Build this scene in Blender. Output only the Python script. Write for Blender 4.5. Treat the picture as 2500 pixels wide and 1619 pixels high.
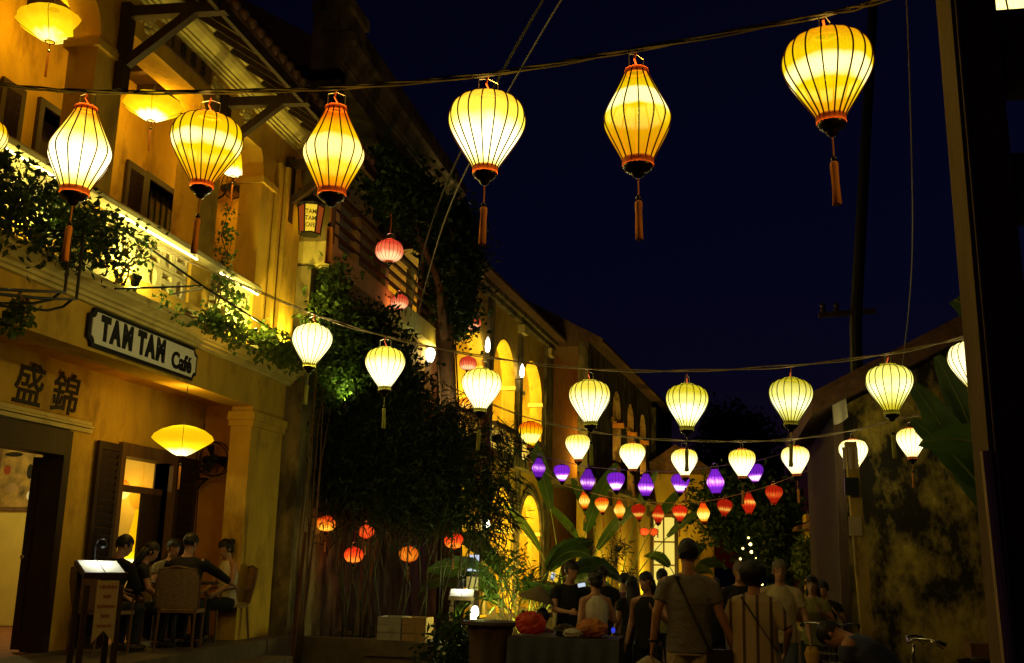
import bpy, bmesh, math, random
import numpy as np
from mathutils import Vector, Matrix, Euler

for o in list(bpy.data.objects):
    bpy.data.objects.remove(o, do_unlink=True)
scene = bpy.context.scene
COL = scene.collection
rad = math.radians
PI = math.pi

# ------------------------------------------------------------------ camera
cam_data = bpy.data.cameras.new('camera')
cam = bpy.data.objects.new('camera', cam_data)
COL.objects.link(cam)
cam_data.sensor_fit = 'HORIZONTAL'
cam_data.sensor_width = 36.0
cam_data.lens = 36.0 * 2525 / 2500
cam_data.clip_start = 0.05
cam_data.clip_end = 2000
cam.matrix_world = (Matrix.Translation((0, 0, 1.6)) @ Matrix.Rotation(rad(11.591), 4, 'Z')
                    @ Matrix.Rotation(rad(90 + 12.446), 4, 'X') @ Matrix.Rotation(rad(1.42), 4, 'Z'))
scene.camera = cam

# ------------------------------------------------------------------ sky (late dusk) and the last trace of sun / moon
SUN_EL, SUN_ROT = rad(1.0), rad(205)
world = bpy.data.worlds.new('World')
scene.world = world
world.use_nodes = True
wn, wl = world.node_tree.nodes, world.node_tree.links
wn.clear()
wout = wn.new('ShaderNodeOutputWorld')
wbg = wn.new('ShaderNodeBackground')
sky = wn.new('ShaderNodeTexSky')
sky.sky_type = 'NISHITA'
sky.sun_disc = False
sky.sun_elevation = SUN_EL
sky.sun_rotation = SUN_ROT
sky.altitude = 0
sky.air_density = 1.0
sky.dust_density = 0.3
sky.ozone_density = 6.0
wtint = wn.new('ShaderNodeMix')
wtint.data_type = 'RGBA'
wtint.blend_type = 'MULTIPLY'
wtint.inputs['Factor'].default_value = 1.0
wtint.inputs['B'].default_value = (6.5, 0.70, 1.0, 1)      # the camera's deep blue white balance for dusk
wl.new(sky.outputs['Color'], wtint.inputs['A'])
wl.new(wtint.outputs['Result'], wbg.inputs['Color'])
wbg.inputs['Strength'].default_value = 0.009
wl.new(wbg.outputs['Background'], wout.inputs['Surface'])

sun_data = bpy.data.lights.new('moon', 'SUN')
sun_data.energy = 0.004
sun_data.angle = rad(0.5)
sun_data.color = (0.7, 0.8, 1.0)
sun = bpy.data.objects.new('moon', sun_data)
COL.objects.link(sun)
sun.rotation_euler = (rad(50), 0, rad(-35))

scene.view_settings.view_transform = 'Standard'
scene.view_settings.look = 'None'
scene.view_settings.exposure = 0.0
scene.view_settings.gamma = 1.0
scene.view_settings.use_curve_mapping = False
scene.render.engine = 'CYCLES'
cy = scene.cycles
cy.use_denoising = True
cy.max_bounces = 6
cy.diffuse_bounces = 3
cy.glossy_bounces = 2
cy.transmission_bounces = 4
cy.transparent_max_bounces = 12
cy.sample_clamp_indirect = 2.0
cy.sample_clamp_direct = 0.0
cy.caustics_reflective = False
cy.caustics_refractive = False
cy.use_light_tree = True

# ------------------------------------------------------------------ materials
MATS = {}
def new_mat(name):
    m = bpy.data.materials.new(name)
    m.use_nodes = True
    m.node_tree.nodes.clear()
    return m, m.node_tree.nodes, m.node_tree.links

def mat(name, col, rough=0.8, var=0.25, scale=6.0, bump=0.15, bscale=None, metal=0.0, col2=None, stain=None,
        stain_scale=0.8, spec=0.3, stretch=(1, 1, 1), detail=6.0, trans=0.0, bdist=0.01):
    """Procedural surface: a base colour broken up by noise, an optional second tone (stains, lichen) and fine relief."""
    m, N, L = new_mat(name)
    out = N.new('ShaderNodeOutputMaterial')
    p = N.new('ShaderNodeBsdfPrincipled')
    tc = N.new('ShaderNodeTexCoord')
    mp = N.new('ShaderNodeMapping')
    mp.inputs['Scale'].default_value = stretch
    L.new(tc.outputs['Object'], mp.inputs['Vector'])
    n1 = N.new('ShaderNodeTexNoise')
    n1.inputs['Scale'].default_value = scale
    n1.inputs['Detail'].default_value = detail
    n1.inputs['Roughness'].default_value = 0.6
    L.new(mp.outputs['Vector'], n1.inputs['Vector'])
    r1 = N.new('ShaderNodeValToRGB')
    c2 = col2 or tuple(c * (1 - var) for c in col)
    r1.color_ramp.elements[0].position = 0.3
    r1.color_ramp.elements[1].position = 0.7
    r1.color_ramp.elements[0].color = (*c2, 1)
    r1.color_ramp.elements[1].color = (*[min(1, c * (1 + var * 0.5)) for c in col], 1)
    L.new(n1.outputs['Fac'], r1.inputs['Fac'])
    colour = r1.outputs['Color']
    if stain:
        n2 = N.new('ShaderNodeTexNoise')
        n2.inputs['Scale'].default_value = stain_scale
        n2.inputs['Detail'].default_value = 9
        n2.inputs['Roughness'].default_value = 0.68
        L.new(mp.outputs['Vector'], n2.inputs['Vector'])
        r2 = N.new('ShaderNodeValToRGB')
        r2.color_ramp.elements[0].position = stain[1]
        r2.color_ramp.elements[1].position = stain[2]
        L.new(n2.outputs['Fac'], r2.inputs['Fac'])
        mx = N.new('ShaderNodeMix')
        mx.data_type = 'RGBA'
        L.new(r2.outputs['Color'], mx.inputs['Factor'])
        L.new(colour, mx.inputs['A'])
        mx.inputs['B'].default_value = (*stain[0], 1)
        colour = mx.outputs['Result']
    L.new(colour, p.inputs['Base Color'])
    p.inputs['Roughness'].default_value = rough
    p.inputs['Metallic'].default_value = metal
    p.inputs['Specular IOR Level'].default_value = spec
    if bump:
        n3 = N.new('ShaderNodeTexNoise')
        n3.inputs['Scale'].default_value = bscale or scale * 5
        n3.inputs['Detail'].default_value = 5
        L.new(mp.outputs['Vector'], n3.inputs['Vector'])
        b = N.new('ShaderNodeBump')
        b.inputs['Strength'].default_value = bump
        b.inputs['Distance'].default_value = bdist
        L.new(n3.outputs['Fac'], b.inputs['Height'])
        L.new(b.outputs['Normal'], p.inputs['Normal'])
    if trans:
        t = N.new('ShaderNodeBsdfTranslucent')
        L.new(colour, t.inputs['Color'])
        mix = N.new('ShaderNodeMixShader')
        mix.inputs['Fac'].default_value = trans
        L.new(p.outputs['BSDF'], mix.inputs[1])
        L.new(t.outputs['BSDF'], mix.inputs[2])
        L.new(mix.outputs['Shader'], out.inputs['Surface'])
    else:
        L.new(p.outputs['BSDF'], out.inputs['Surface'])
    MATS[name] = m
    return m

def emit_mat(name, col, strength):
    m, N, L = new_mat(name)
    out = N.new('ShaderNodeOutputMaterial')
    e = N.new('ShaderNodeEmission')
    e.inputs['Color'].default_value = (*col, 1)
    e.inputs['Strength'].default_value = strength
    L.new(e.outputs['Emission'], out.inputs['Surface'])
    MATS[name] = m
    return m

def lantern_mat(name, hot, mid, far, strength, r0=0.07, r1=0.24, zb=-0.02, squash=1.0, vary=0.35, clear=0.28, weave=90, midpos=0.45):
    """Lit silk: its glow falls off with the distance from the bulb inside; part of the bulb's light passes straight through."""
    m, N, L = new_mat(name)
    out = N.new('ShaderNodeOutputMaterial')
    tc = N.new('ShaderNodeTexCoord')
    oi = N.new('ShaderNodeObjectInfo')
    # every lantern's bulb sits a little differently
    off = N.new('ShaderNodeVectorMath'); off.operation = 'MULTIPLY_ADD'
    cmb = N.new('ShaderNodeCombineXYZ')
    sh = N.new('ShaderNodeMath'); sh.operation = 'MULTIPLY_ADD'
    sh.inputs[1].default_value = 0.10; sh.inputs[2].default_value = -0.05 - zb
    L.new(oi.outputs['Random'], sh.inputs[0])
    L.new(sh.outputs['Value'], cmb.inputs['Z'])
    off.inputs[1].default_value = (1, 1, 1)
    L.new(tc.outputs['Object'], off.inputs[0]); L.new(cmb.outputs['Vector'], off.inputs[2])
    sc = N.new('ShaderNodeVectorMath'); sc.operation = 'MULTIPLY'
    sc.inputs[1].default_value = (0.75, 0.75, squash)
    L.new(off.outputs['Vector'], sc.inputs[0])
    nw = N.new('ShaderNodeTexNoise'); nw.inputs['Scale'].default_value = 6; nw.inputs['Detail'].default_value = 3
    L.new(tc.outputs['Object'], nw.inputs['Vector'])
    ln = N.new('ShaderNodeVectorMath'); ln.operation = 'LENGTH'
    L.new(sc.outputs['Vector'], ln.inputs[0])
    wob = N.new('ShaderNodeMath'); wob.operation = 'MULTIPLY_ADD'
    wob.inputs[1].default_value = 0.06; wob.inputs[2].default_value = -0.03
    L.new(nw.outputs['Fac'], wob.inputs[0])
    ad = N.new('ShaderNodeMath'); ad.operation = 'ADD'
    L.new(ln.outputs['Value'], ad.inputs[0]); L.new(wob.outputs['Value'], ad.inputs[1])
    mr = N.new('ShaderNodeMapRange')
    mr.inputs['From Min'].default_value = r0; mr.inputs['From Max'].default_value = r1
    L.new(ad.outputs['Value'], mr.inputs['Value'])
    cr = N.new('ShaderNodeValToRGB')
    cr.color_ramp.interpolation = 'EASE'
    cr.color_ramp.elements[0].position = 0.0; cr.color_ramp.elements[0].color = (*hot, 1)
    cr.color_ramp.elements[1].position = 1.0; cr.color_ramp.elements[1].color = (*far, 1)
    e = cr.color_ramp.elements.new(midpos); e.color = (*mid, 1)
    L.new(mr.outputs['Result'], cr.inputs['Fac'])
    # silk weave
    mp = N.new('ShaderNodeMapping'); mp.inputs['Scale'].default_value = (weave, weave, weave * 0.12)
    L.new(tc.outputs['Object'], mp.inputs['Vector'])
    n2 = N.new('ShaderNodeTexNoise'); n2.inputs['Scale'].default_value = 1.0; n2.inputs['Detail'].default_value = 3
    L.new(mp.outputs['Vector'], n2.inputs['Vector'])
    wv = N.new('ShaderNodeMath'); wv.operation = 'MULTIPLY_ADD'; wv.inputs[1].default_value = 0.5; wv.inputs[2].default_value = 0.75
    L.new(n2.outputs['Fac'], wv.inputs[0])
    rv = N.new('ShaderNodeMath'); rv.operation = 'MULTIPLY_ADD'
    rv.inputs[1].default_value = strength * vary * 2; rv.inputs[2].default_value = strength * (1 - vary)
    rnd = N.new('ShaderNodeTexWhiteNoise'); rnd.noise_dimensions = '1D'
    L.new(oi.outputs['Random'], rnd.inputs['W'])
    L.new(rnd.outputs['Value'], rv.inputs[0])
    ml = N.new('ShaderNodeMath'); ml.operation = 'MULTIPLY'
    L.new(wv.outputs['Value'], ml.inputs[0]); L.new(rv.outputs['Value'], ml.inputs[1])
    em = N.new('ShaderNodeEmission')
    L.new(cr.outputs['Color'], em.inputs['Color']); L.new(ml.outputs['Value'], em.inputs['Strength'])
    tr = N.new('ShaderNodeBsdfTransparent'); tr.inputs['Color'].default_value = (*[min(1, 0.35 + 0.65 * c) for c in mid], 1)
    mix = N.new('ShaderNodeMixShader'); mix.inputs['Fac'].default_value = 1 - clear
    L.new(tr.outputs['BSDF'], mix.inputs[1]); L.new(em.outputs['Emission'], mix.inputs[2])
    L.new(mix.outputs['Shader'], out.inputs['Surface'])
    m.cycles.emission_sampling = 'NONE'
    MATS[name] = m
    return m

# plaster, stone, wood, metal
mat('plaster_ochre', (0.64, 0.40, 0.045), 0.92, 0.25, 3.0, 0.3, 60, stain=((0.22, 0.12, 0.025), 0.52, 0.74), stain_scale=2.6, stretch=(1, 1, 0.4))
mat('plaster_pale', (0.70, 0.58, 0.20), 0.9, 0.2, 4.0, 0.2, 70, stain=((0.25, 0.20, 0.08), 0.58, 0.78), stain_scale=2.2)
mat('plaster_cream', (0.66, 0.58, 0.30), 0.9, 0.18, 5.0, 0.2, 70, stain=((0.3, 0.25, 0.1), 0.6, 0.8), stain_scale=2.5)
mat('plaster_grey', (0.30, 0.23, 0.10), 0.95, 0.4, 2.5, 0.4, 40, stain=((0.05, 0.04, 0.025), 0.42, 0.62), stain_scale=2.2, stretch=(1, 1, 0.45))
mat('plaster_orange', (0.60, 0.28, 0.04), 0.92, 0.25, 3.0, 0.25, 60, stain=((0.26, 0.12, 0.03), 0.55, 0.8), stain_scale=1.6)  # lamp-lit orange put into the plaster colour; also one house's own brown
mat('plaster_room', (0.66, 0.50, 0.11), 0.9, 0.12, 3.0, 0.1)
mat('wall_mossy', (0.55, 0.41, 0.07), 0.95, 0.4, 5.0, 0.6, 45, stain=((0.025, 0.020, 0.010), 0.38, 0.56), stain_scale=2.1, bdist=0.03, stretch=(1, 1, 0.6), detail=10)
mat('stone', (0.15, 0.115, 0.07), 0.9, 0.35, 5.0, 0.4, 40)
mat('asphalt', (0.05, 0.048, 0.045), 0.85, 0.35, 12.0, 0.3, 140)
mat('paving', (0.16, 0.14, 0.11), 0.9, 0.3, 6.0, 0.3, 60)
mat('concrete', (0.13, 0.095, 0.06), 0.95, 0.3, 7.0, 0.5, 60, stain=((0.12, 0.10, 0.08), 0.5, 0.72), stain_scale=3, stretch=(1, 1, 0.25))
mat('concrete_yellow', (0.42, 0.29, 0.06), 0.95, 0.3, 7.0, 0.5, 60, stain=((0.07, 0.055, 0.03), 0.50, 0.62), stain_scale=4, stretch=(1, 1, 0.3))
mat('pvc', (0.55, 0.45, 0.36), 0.6, 0.1, 9, 0.05)
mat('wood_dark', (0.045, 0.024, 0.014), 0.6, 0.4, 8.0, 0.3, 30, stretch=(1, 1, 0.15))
mat('wood_brown', (0.16, 0.085, 0.035), 0.65, 0.4, 8.0, 0.3, 30, stretch=(1, 1, 0.15))
mat('wood_plank', (0.36, 0.23, 0.09), 0.7, 0.4, 10.0, 0.3, 40, stretch=(1, 1, 0.1))
mat('wood_grey', (0.34, 0.32, 0.28), 0.85, 0.3, 8.0, 0.3, 40, stretch=(1, 0.2, 1))
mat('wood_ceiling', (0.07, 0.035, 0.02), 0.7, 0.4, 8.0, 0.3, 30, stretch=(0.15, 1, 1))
mat('bark', (0.13, 0.05, 0.02), 0.95, 0.5, 6.0, 0.9, 18, stretch=(1, 1, 0.25), bdist=0.04)
mat('stump_bark', (0.12, 0.075, 0.05), 0.95, 0.5, 7.0, 0.9, 18, stretch=(1, 1, 0.2), bdist=0.03)
mat('roof_tile', (0.16, 0.085, 0.05), 0.9, 0.5, 7.0, 0.4, 30)
mat('metal_black', (0.02, 0.02, 0.022), 0.45, 0.3, 12, 0.05, metal=0.6)
mat('metal_chrome', (0.6, 0.58, 0.55), 0.25, 0.1, 12, 0.0, metal=1.0)
mat('metal_wire', (0.28, 0.25, 0.22), 0.4, 0.2, 12, 0.0, metal=0.8)
mat('cable', (0.035, 0.03, 0.028), 0.7, 0.3, 30, 0.2)
mat('cable_rope', (0.30, 0.24, 0.17), 0.9, 0.3, 60, 0.3)
mat('cable_light', (0.22, 0.20, 0.18), 0.6, 0.2, 30, 0.1)
mat('red_cord', (0.55, 0.10, 0.04), 0.7, 0.2, 30, 0)
mat('sign_board', (0.88, 0.87, 0.76), 0.6, 0.08, 6, 0.05)
mat('sign_black', (0.012, 0.011, 0.010), 0.5, 0.2, 10, 0.05)
mat('ink_black', (0.02, 0.013, 0.010), 0.7, 0.2, 10, 0.05)
mat('paper', (0.72, 0.68, 0.56), 0.8, 0.1, 8, 0.05)
mat('ink_red', (0.26, 0.07, 0.04), 0.8, 0.1, 8, 0)
mat('banner_cloth', (0.50, 0.40, 0.27), 0.9, 0.15, 12, 0.2)
mat('lacquer_black', (0.012, 0.008, 0.007), 0.22, 0.2, 8, 0.0, spec=0.5)
mat('collar_red', (0.42, 0.09, 0.03), 0.7, 0.2, 30, 0.1, trans=0.3)
mat('collar_green', (0.36, 0.34, 0.05), 0.7, 0.2, 30, 0.1, trans=0.3)
mat('rib_red', (0.05, 0.006, 0.003), 0.7, 0.2, 20, 0)
mat('rib_green', (0.04, 0.036, 0.004), 0.7, 0.2, 20, 0)
mat('rib_purple', (0.03, 0.005, 0.05), 0.7, 0.2, 20, 0)
mat('tassel_orange', (0.66, 0.26, 0.05), 0.85, 0.35, 90, 0.5, 120, stretch=(1, 1, 0.06))
mat('tassel_green', (0.34, 0.36, 0.06), 0.85, 0.35, 90, 0.5, 120, stretch=(1, 1, 0.06))
mat('tassel_red', (0.45, 0.04, 0.02), 0.85, 0.35, 90, 0.5, 120, stretch=(1, 1, 0.06))
mat('rattan', (0.30, 0.19, 0.08), 0.7, 0.4, 40, 0.5, 60)
mat('plastic_tarp', (0.03, 0.035, 0.10), 0.55, 0.3, 10, 0.3, 20)
mat('glass_dark', (0.012, 0.014, 0.012), 0.08, 0.2, 3, 0.0, spec=0.6)
mat('glass_green', (0.03, 0.05, 0.03), 0.12, 0.4, 5, 0.0, spec=0.6)
mat('picture_print', (0.42, 0.26, 0.06), 0.5, 0.6, 5, 0.0, col2=(0.07, 0.06, 0.03))
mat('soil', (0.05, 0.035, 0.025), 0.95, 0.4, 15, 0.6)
mat('terracotta', (0.28, 0.11, 0.05), 0.85, 0.3, 8, 0.2)
mat('bag_red', (0.70, 0.09, 0.02), 0.45, 0.3, 6, 0.5, 14, trans=0.45)
mat('bag_orange', (0.55, 0.20, 0.05), 0.4, 0.4, 8, 0.5, 14, trans=0.3)
mat('bag_white', (0.55, 0.50, 0.40), 0.5, 0.2, 6, 0.4, 14, trans=0.3)
mat('bag_yellow', (0.62, 0.36, 0.05), 0.5, 0.2, 6, 0.4, 14, trans=0.3)
mat('cloth_table', (0.06, 0.065, 0.08), 0.8, 0.3, 6, 0.3)
mat('rubber', (0.012, 0.012, 0.012), 0.8, 0.2, 20, 0.1)
# foliage
mat('leaf_dark', (0.024, 0.050, 0.010), 0.5, 0.5, 3.0, 0, trans=0.25)
mat('leaf_mid', (0.07, 0.13, 0.022), 0.5, 0.5, 3.0, 0, trans=0.35)
mat('leaf_bright', (0.11, 0.17, 0.025), 0.5, 0.4, 3.0, 0, trans=0.4)
mat('leaf_bamboo', (0.024, 0.040, 0.010), 0.5, 0.5, 2.0, 0, trans=0.25)
mat('leaf_banana', (0.06, 0.12, 0.022), 0.4, 0.35, 3.0, 0.1, trans=0.4)
mat('leaf_rib', (0.16, 0.20, 0.05), 0.5, 0.2, 6.0, 0)
mat('stalk', (0.16, 0.17, 0.05), 0.55, 0.3, 6.0, 0.1)
mat('culm', (0.05, 0.042, 0.016), 0.5, 0.4, 6.0, 0.1)
# people
mat('skin', (0.42, 0.22, 0.13), 0.55, 0.15, 12, 0.05)
mat('skin_dark', (0.30, 0.16, 0.09), 0.55, 0.15, 12, 0.05)
mat('hair_black', (0.010, 0.008, 0.007), 0.5, 0.3, 40, 0.6, 90, stretch=(1, 1, 0.15))
mat('hair_grey', (0.16, 0.13, 0.10), 0.6, 0.3, 40, 0.6, 90)
mat('shirt_grey', (0.17, 0.165, 0.155), 0.9, 0.18, 60, 0.9, 6, stretch=(1, 1, 1.6), bdist=0.05)
mat('shirt_beige', (0.40, 0.32, 0.17), 0.9, 0.18, 40, 0.9, 7, stretch=(1, 1, .6), bdist=0.05)
mat('shirt_white', (0.58, 0.52, 0.38), 0.9, 0.12, 40, 0.9, 7, stretch=(1, 1, .6), bdist=0.05)
mat('shirt_black', (0.012, 0.011, 0.012), 0.9, 0.2, 40, 0.3, 90)
mat('shirt_purple', (0.13, 0.06, 0.13), 0.9, 0.2, 40, 0.3, 90)
mat('shirt_pattern', (0.38, 0.34, 0.22), 0.9, 0.2, 14, 0.2, col2=(0.10, 0.08, 0.06))
mat('shirt_olive', (0.22, 0.20, 0.06), 0.9, 0.2, 30, 0.2)
mat('trousers_khaki', (0.46, 0.38, 0.24), 0.9, 0.15, 40, 0.9, 7, stretch=(1, 1, .6), bdist=0.05)
mat('denim', (0.09, 0.11, 0.15), 0.9, 0.25, 40, 0.3, 90)
mat('trousers_dark', (0.02, 0.02, 0.024), 0.9, 0.2, 40, 0.3)
mat('strap', (0.010, 0.009, 0.009), 0.6, 0.2, 30, 0.1)
mat('leather', (0.03, 0.018, 0.012), 0.5, 0.3, 20, 0.2)
mat('hat_straw', (0.16, 0.12, 0.06), 0.8, 0.2, 40, 0.3)
mat('eye_white', (0.6, 0.58, 0.54), 0.3, 0.05, 20, 0)
mat('lip', (0.30, 0.10, 0.08), 0.5, 0.1, 20, 0)
def stripes():
    m, N, L = new_mat('tunic_striped')
    out = N.new('ShaderNodeOutputMaterial'); p = N.new('ShaderNodeBsdfPrincipled'); tc = N.new('ShaderNodeTexCoord')
    sx = N.new('ShaderNodeSeparateXYZ'); L.new(tc.outputs['Object'], sx.inputs[0])
    mu = N.new('ShaderNodeMath'); mu.operation = 'MULTIPLY'; mu.inputs[1].default_value = 52
    L.new(sx.outputs['X'], mu.inputs[0])
    sn = N.new('ShaderNodeMath'); sn.operation = 'SINE'; L.new(mu.outputs[0], sn.inputs[0])
    r = N.new('ShaderNodeValToRGB')
    r.color_ramp.elements[0].position = 0.82; r.color_ramp.elements[0].color = (0.46, 0.38, 0.24, 1)
    r.color_ramp.elements[1].position = 0.93; r.color_ramp.elements[1].color = (0.09, 0.06, 0.04, 1)
    ma = N.new('ShaderNodeMath'); ma.operation = 'MULTIPLY_ADD'; ma.inputs[1].default_value = 0.5; ma.inputs[2].default_value = 0.5
    L.new(sn.outputs[0], ma.inputs[0]); L.new(ma.outputs[0], r.inputs['Fac'])
    L.new(r.outputs['Color'], p.inputs['Base Color']); p.inputs['Roughness'].default_value = 0.9
    L.new(p.outputs['BSDF'], out.inputs['Surface']); MATS['tunic_striped'] = m
stripes()
# lantern silk
lantern_mat('silk_yellow', (2.6, 2.3, 0.80), (1.12, 0.82, 0.002), (0.92, 0.36, 0.002), 1.0, r0=0.135, r1=0.42, squash=2.2, midpos=0.16, zb=0.03, vary=0.12)
lantern_mat('silk_hot', (3.2, 3.0, 1.6), (1.6, 1.25, 0.10), (1.0, 0.40, 0.003), 1.2, r0=0.10, r1=0.27, vary=0.1)
lantern_mat('silk_orange', (2.4, 2.0, 0.50), (1.15, 0.72, 0.002), (0.85, 0.14, 0.002), 1.05, r0=0.125, r1=0.46, squash=2.0, midpos=0.25, zb=-.02, vary=0.12)
lantern_mat('silk_pale', (2.6, 2.5, 1.4), (1.2, 1.1, 0.24), (0.65, 0.52, 0.015), 1.1, r0=0.10, r1=0.26, squash=1.25)
lantern_mat('silk_white', (2.6, 2.4, 1.5), (1.9, 1.65, 0.75), (0.95, 0.72, 0.06), 1.6, vary=0.2)
lantern_mat('silk_purple', (2.4, 1.6, 2.4), (0.72, 0.12, 1.15), (0.20, 0.016, 0.55), 1.15, r0=0.10, r1=0.19, zb=-0.05, squash=1.5)
lantern_mat('silk_red', (1.7, 0.95, 0.12), (1.0, 0.10, 0.012), (0.60, 0.02, 0.004), 1.0, r0=0.105, r1=0.2, zb=-0.03, squash=1.7)
lantern_mat('silk_amber', (2.0, 1.35, 0.25), (1.2, 0.42, 0.012), (0.85, 0.07, 0.004), 1.15, r0=0.10, r1=0.22)
lantern_mat('silk_pink', (2.2, 1.1, 0.50), (1.15, 0.25, 0.09), (0.75, 0.06, 0.025), 1.05, r0=0.11, r1=0.22, zb=-0.09)
lantern_mat('silk_scarlet', (1.7, 0.42, 0.03), (1.15, 0.10, 0.012), (0.8, 0.03, 0.006), 1.0, r0=0.11, r1=0.2, clear=0.15)
lantern_mat('silk_tangerine', (2.2, 1.0, 0.06), (1.3, 0.28, 0.012), (0.9, 0.06, 0.005), 1.05, r0=0.11, r1=0.2, clear=0.15)
lantern_mat('silk_lotus', (6.0, 5.4, 2.8), (1.35, 0.95, 0.01), (1.0, 0.50, 0.003), 1.2, r0=0.08, r1=0.26, vary=0.1, squash=0.8, clear=0.2)
emit_mat('bulb_white', (1.0, 0.93, 0.7), 9.0)
emit_mat('strip_glow', (1.0, 0.86, 0.30), 8.0)
emit_mat('bulb_warm', (1.0, 0.72, 0.2), 6.0)
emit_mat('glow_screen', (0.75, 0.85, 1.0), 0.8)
emit_mat('glow_paper', (1.0, 0.62, 0.03), 0.9)
emit_mat('glow_window', (1.0, 0.74, 0.12), 0.8)
emit_mat('led_blue', (0.05, 0.08, 1.0), 0.6)
emit_mat('glow_panel', (1.0, 0.74, 0.12), 0.95)
emit_mat('glow_red_panel', (0.9, 0.16, 0.02), 0.3)
M = MATS

# ------------------------------------------------------------------ mesh collector
class MB:
    def __init__(self, mtx=None):
        self.v, self.f, self.m = [], [], mtx
    def add(self, vs, fs):
        n = len(self.v)
        if self.m is not None:
            vs = [self.m @ Vector(p) for p in vs]
        self.v += [tuple(p) for p in vs]
        self.f += [tuple(i + n for i in f) for f in fs]
        return self
    def box(self, x0, x1, y0, y1, z0, z1):
        return self.add([(x0, y0, z0), (x1, y0, z0), (x1, y1, z0), (x0, y1, z0), (x0, y0, z1), (x1, y0, z1), (x1, y1, z1), (x0, y1, z1)],
                        [(3, 2, 1, 0), (4, 5, 6, 7), (0, 1, 5, 4), (1, 2, 6, 5), (2, 3, 7, 6), (3, 0, 4, 7)])
    def obox(self, c, s, rot):
        R = rot if isinstance(rot, Matrix) else Euler(rot).to_matrix()
        hx, hy, hz = s[0] / 2, s[1] / 2, s[2] / 2
        vs = [Vector(c) + R @ Vector((a * hx, b * hy, d * hz)) for d in (-1, 1) for a, b in ((-1, -1), (1, -1), (1, 1), (-1, 1))]
        return self.add(vs, [(3, 2, 1, 0), (4, 5, 6, 7), (0, 1, 5, 4), (1, 2, 6, 5), (2, 3, 7, 6), (3, 0, 4, 7)])
    def bar(self, a, b, w, h):
        a, b = Vector(a), Vector(b)
        d = (b - a); l = d.length; d.normalize()
        up = Vector((0, 0, 1)) if abs(d.z) < 0.95 else Vector((1, 0, 0))
        s = d.cross(up).normalized(); u = s.cross(d)
        R = Matrix((s, d, u)).transposed()
        return self.obox((a + b) / 2, (w, l, h), R)
    def prism(self, poly, axis, a, b):
        """poly of (p, q); axis 'x': (y, z), 'y': (x, z), 'z': (x, y)"""
        def mk(p, q, t):
            return {'x': (t, p, q), 'y': (p, t, q), 'z': (p, q, t)}[axis]
        n = len(poly)
        vs = [mk(p, q, a) for p, q in poly] + [mk(p, q, b) for p, q in poly]
        fs = [tuple(range(n)), tuple(range(2 * n - 1, n - 1, -1))]
        fs += [(i, (i + 1) % n, n + (i + 1) % n, n + i) for i in range(n)]
        return self.add(vs, fs)
    def lathe(self, prof, n=24, c=(0, 0, 0), mod=None):
        vs, fs = [], []
        for r, z in prof:
            for i in range(n):
                t = 2 * PI * i / n
                rr = r * (mod(t, z) if mod else 1)
                vs.append((c[0] + rr * math.cos(t), c[1] + rr * math.sin(t), c[2] + z))
        for j in range(len(prof) - 1):
            for i in range(n):
                k = (i + 1) % n
                fs.append((j * n + i, j * n + k, (j + 1) * n + k, (j + 1) * n + i))
        return self.add(vs, fs)
    def disc(self, c, r, n=16, flip=False):
        vs = [(c[0] + r * math.cos(2 * PI * i / n), c[1] + r * math.sin(2 * PI * i / n), c[2]) for i in range(n)]
        return self.add(vs, [tuple(range(n))])
    def tube(self, pts, r, n=6, cap=True):
        pts = [Vector(p) for p in pts]
        rs = r if isinstance(r, (list, tuple)) else [r] * len(pts)
        vs, fs = [], []
        prev = None
        for i, p in enumerate(pts):
            d = (pts[min(i + 1, len(pts) - 1)] - pts[max(i - 1, 0)])
            if d.length < 1e-9: d = Vector((0, 0, 1))
            d.normalize()
            if prev is None:
                u = d.orthogonal().normalized()
            else:
                u = (prev - d * prev.dot(d))
                u = u.normalized() if u.length > 1e-6 else d.orthogonal().normalized()
            prev = u
            w = d.cross(u)
            for k in range(n):
                t = 2 * PI * k / n
                vs.append(p + (u * math.cos(t) + w * math.sin(t)) * rs[i])
        for j in range(len(pts) - 1):
            for i in range(n):
                k = (i + 1) % n
                fs.append((j * n + i, j * n + k, (j + 1) * n + k, (j + 1) * n + i))
        if cap:
            fs.append(tuple(range(n - 1, -1, -1)))
            fs.append(tuple((len(pts) - 1) * n + i for i in range(n)))
        return self.add(vs, fs)
    def ball(self, c, r, n=12, m=8):
        r = r if isinstance(r, (list, tuple)) else (r, r, r)
        vs = [(c[0], c[1], c[2] - r[2])]
        for j in range(1, m):
            a = -PI / 2 + PI * j / m
            for i in range(n):
                t = 2 * PI * i / n
                vs.append((c[0] + r[0] * math.cos(a) * math.cos(t), c[1] + r[1] * math.cos(a) * math.sin(t), c[2] + r[2] * math.sin(a)))
        vs.append((c[0], c[1], c[2] + r[2]))
        fs = [(0, 1 + (i + 1) % n, 1 + i) for i in range(n)]
        for j in range(m - 2):
            for i in range(n):
                k = (i + 1) % n
                fs.append((1 + j * n + i, 1 + j * n + k, 1 + (j + 1) * n + k, 1 + (j + 1) * n + i))
        top = len(vs) - 1
        fs += [(top, 1 + (m - 2) * n + i, 1 + (m - 2) * n + (i + 1) % n) for i in range(n)]
        return self.add(vs, fs)
    def mesh(self, name, material, smooth=False):
        me = bpy.data.meshes.new(name)
        me.from_pydata(self.v, [], self.f)
        me.update()
        bm = bmesh.new(); bm.from_mesh(me)
        bmesh.ops.recalc_face_normals(bm, faces=bm.faces)
        bm.to_mesh(me); bm.free()
        if smooth:
            me.polygons.foreach_set('use_smooth', [True] * len(me.polygons))
        me.materials.append(M[material] if isinstance(material, str) else material)
        return me
    def build(self, name, material, parent=None, smooth=False, local=False):
        return link(name, self.mesh(name, material, smooth), parent, local)

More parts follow.
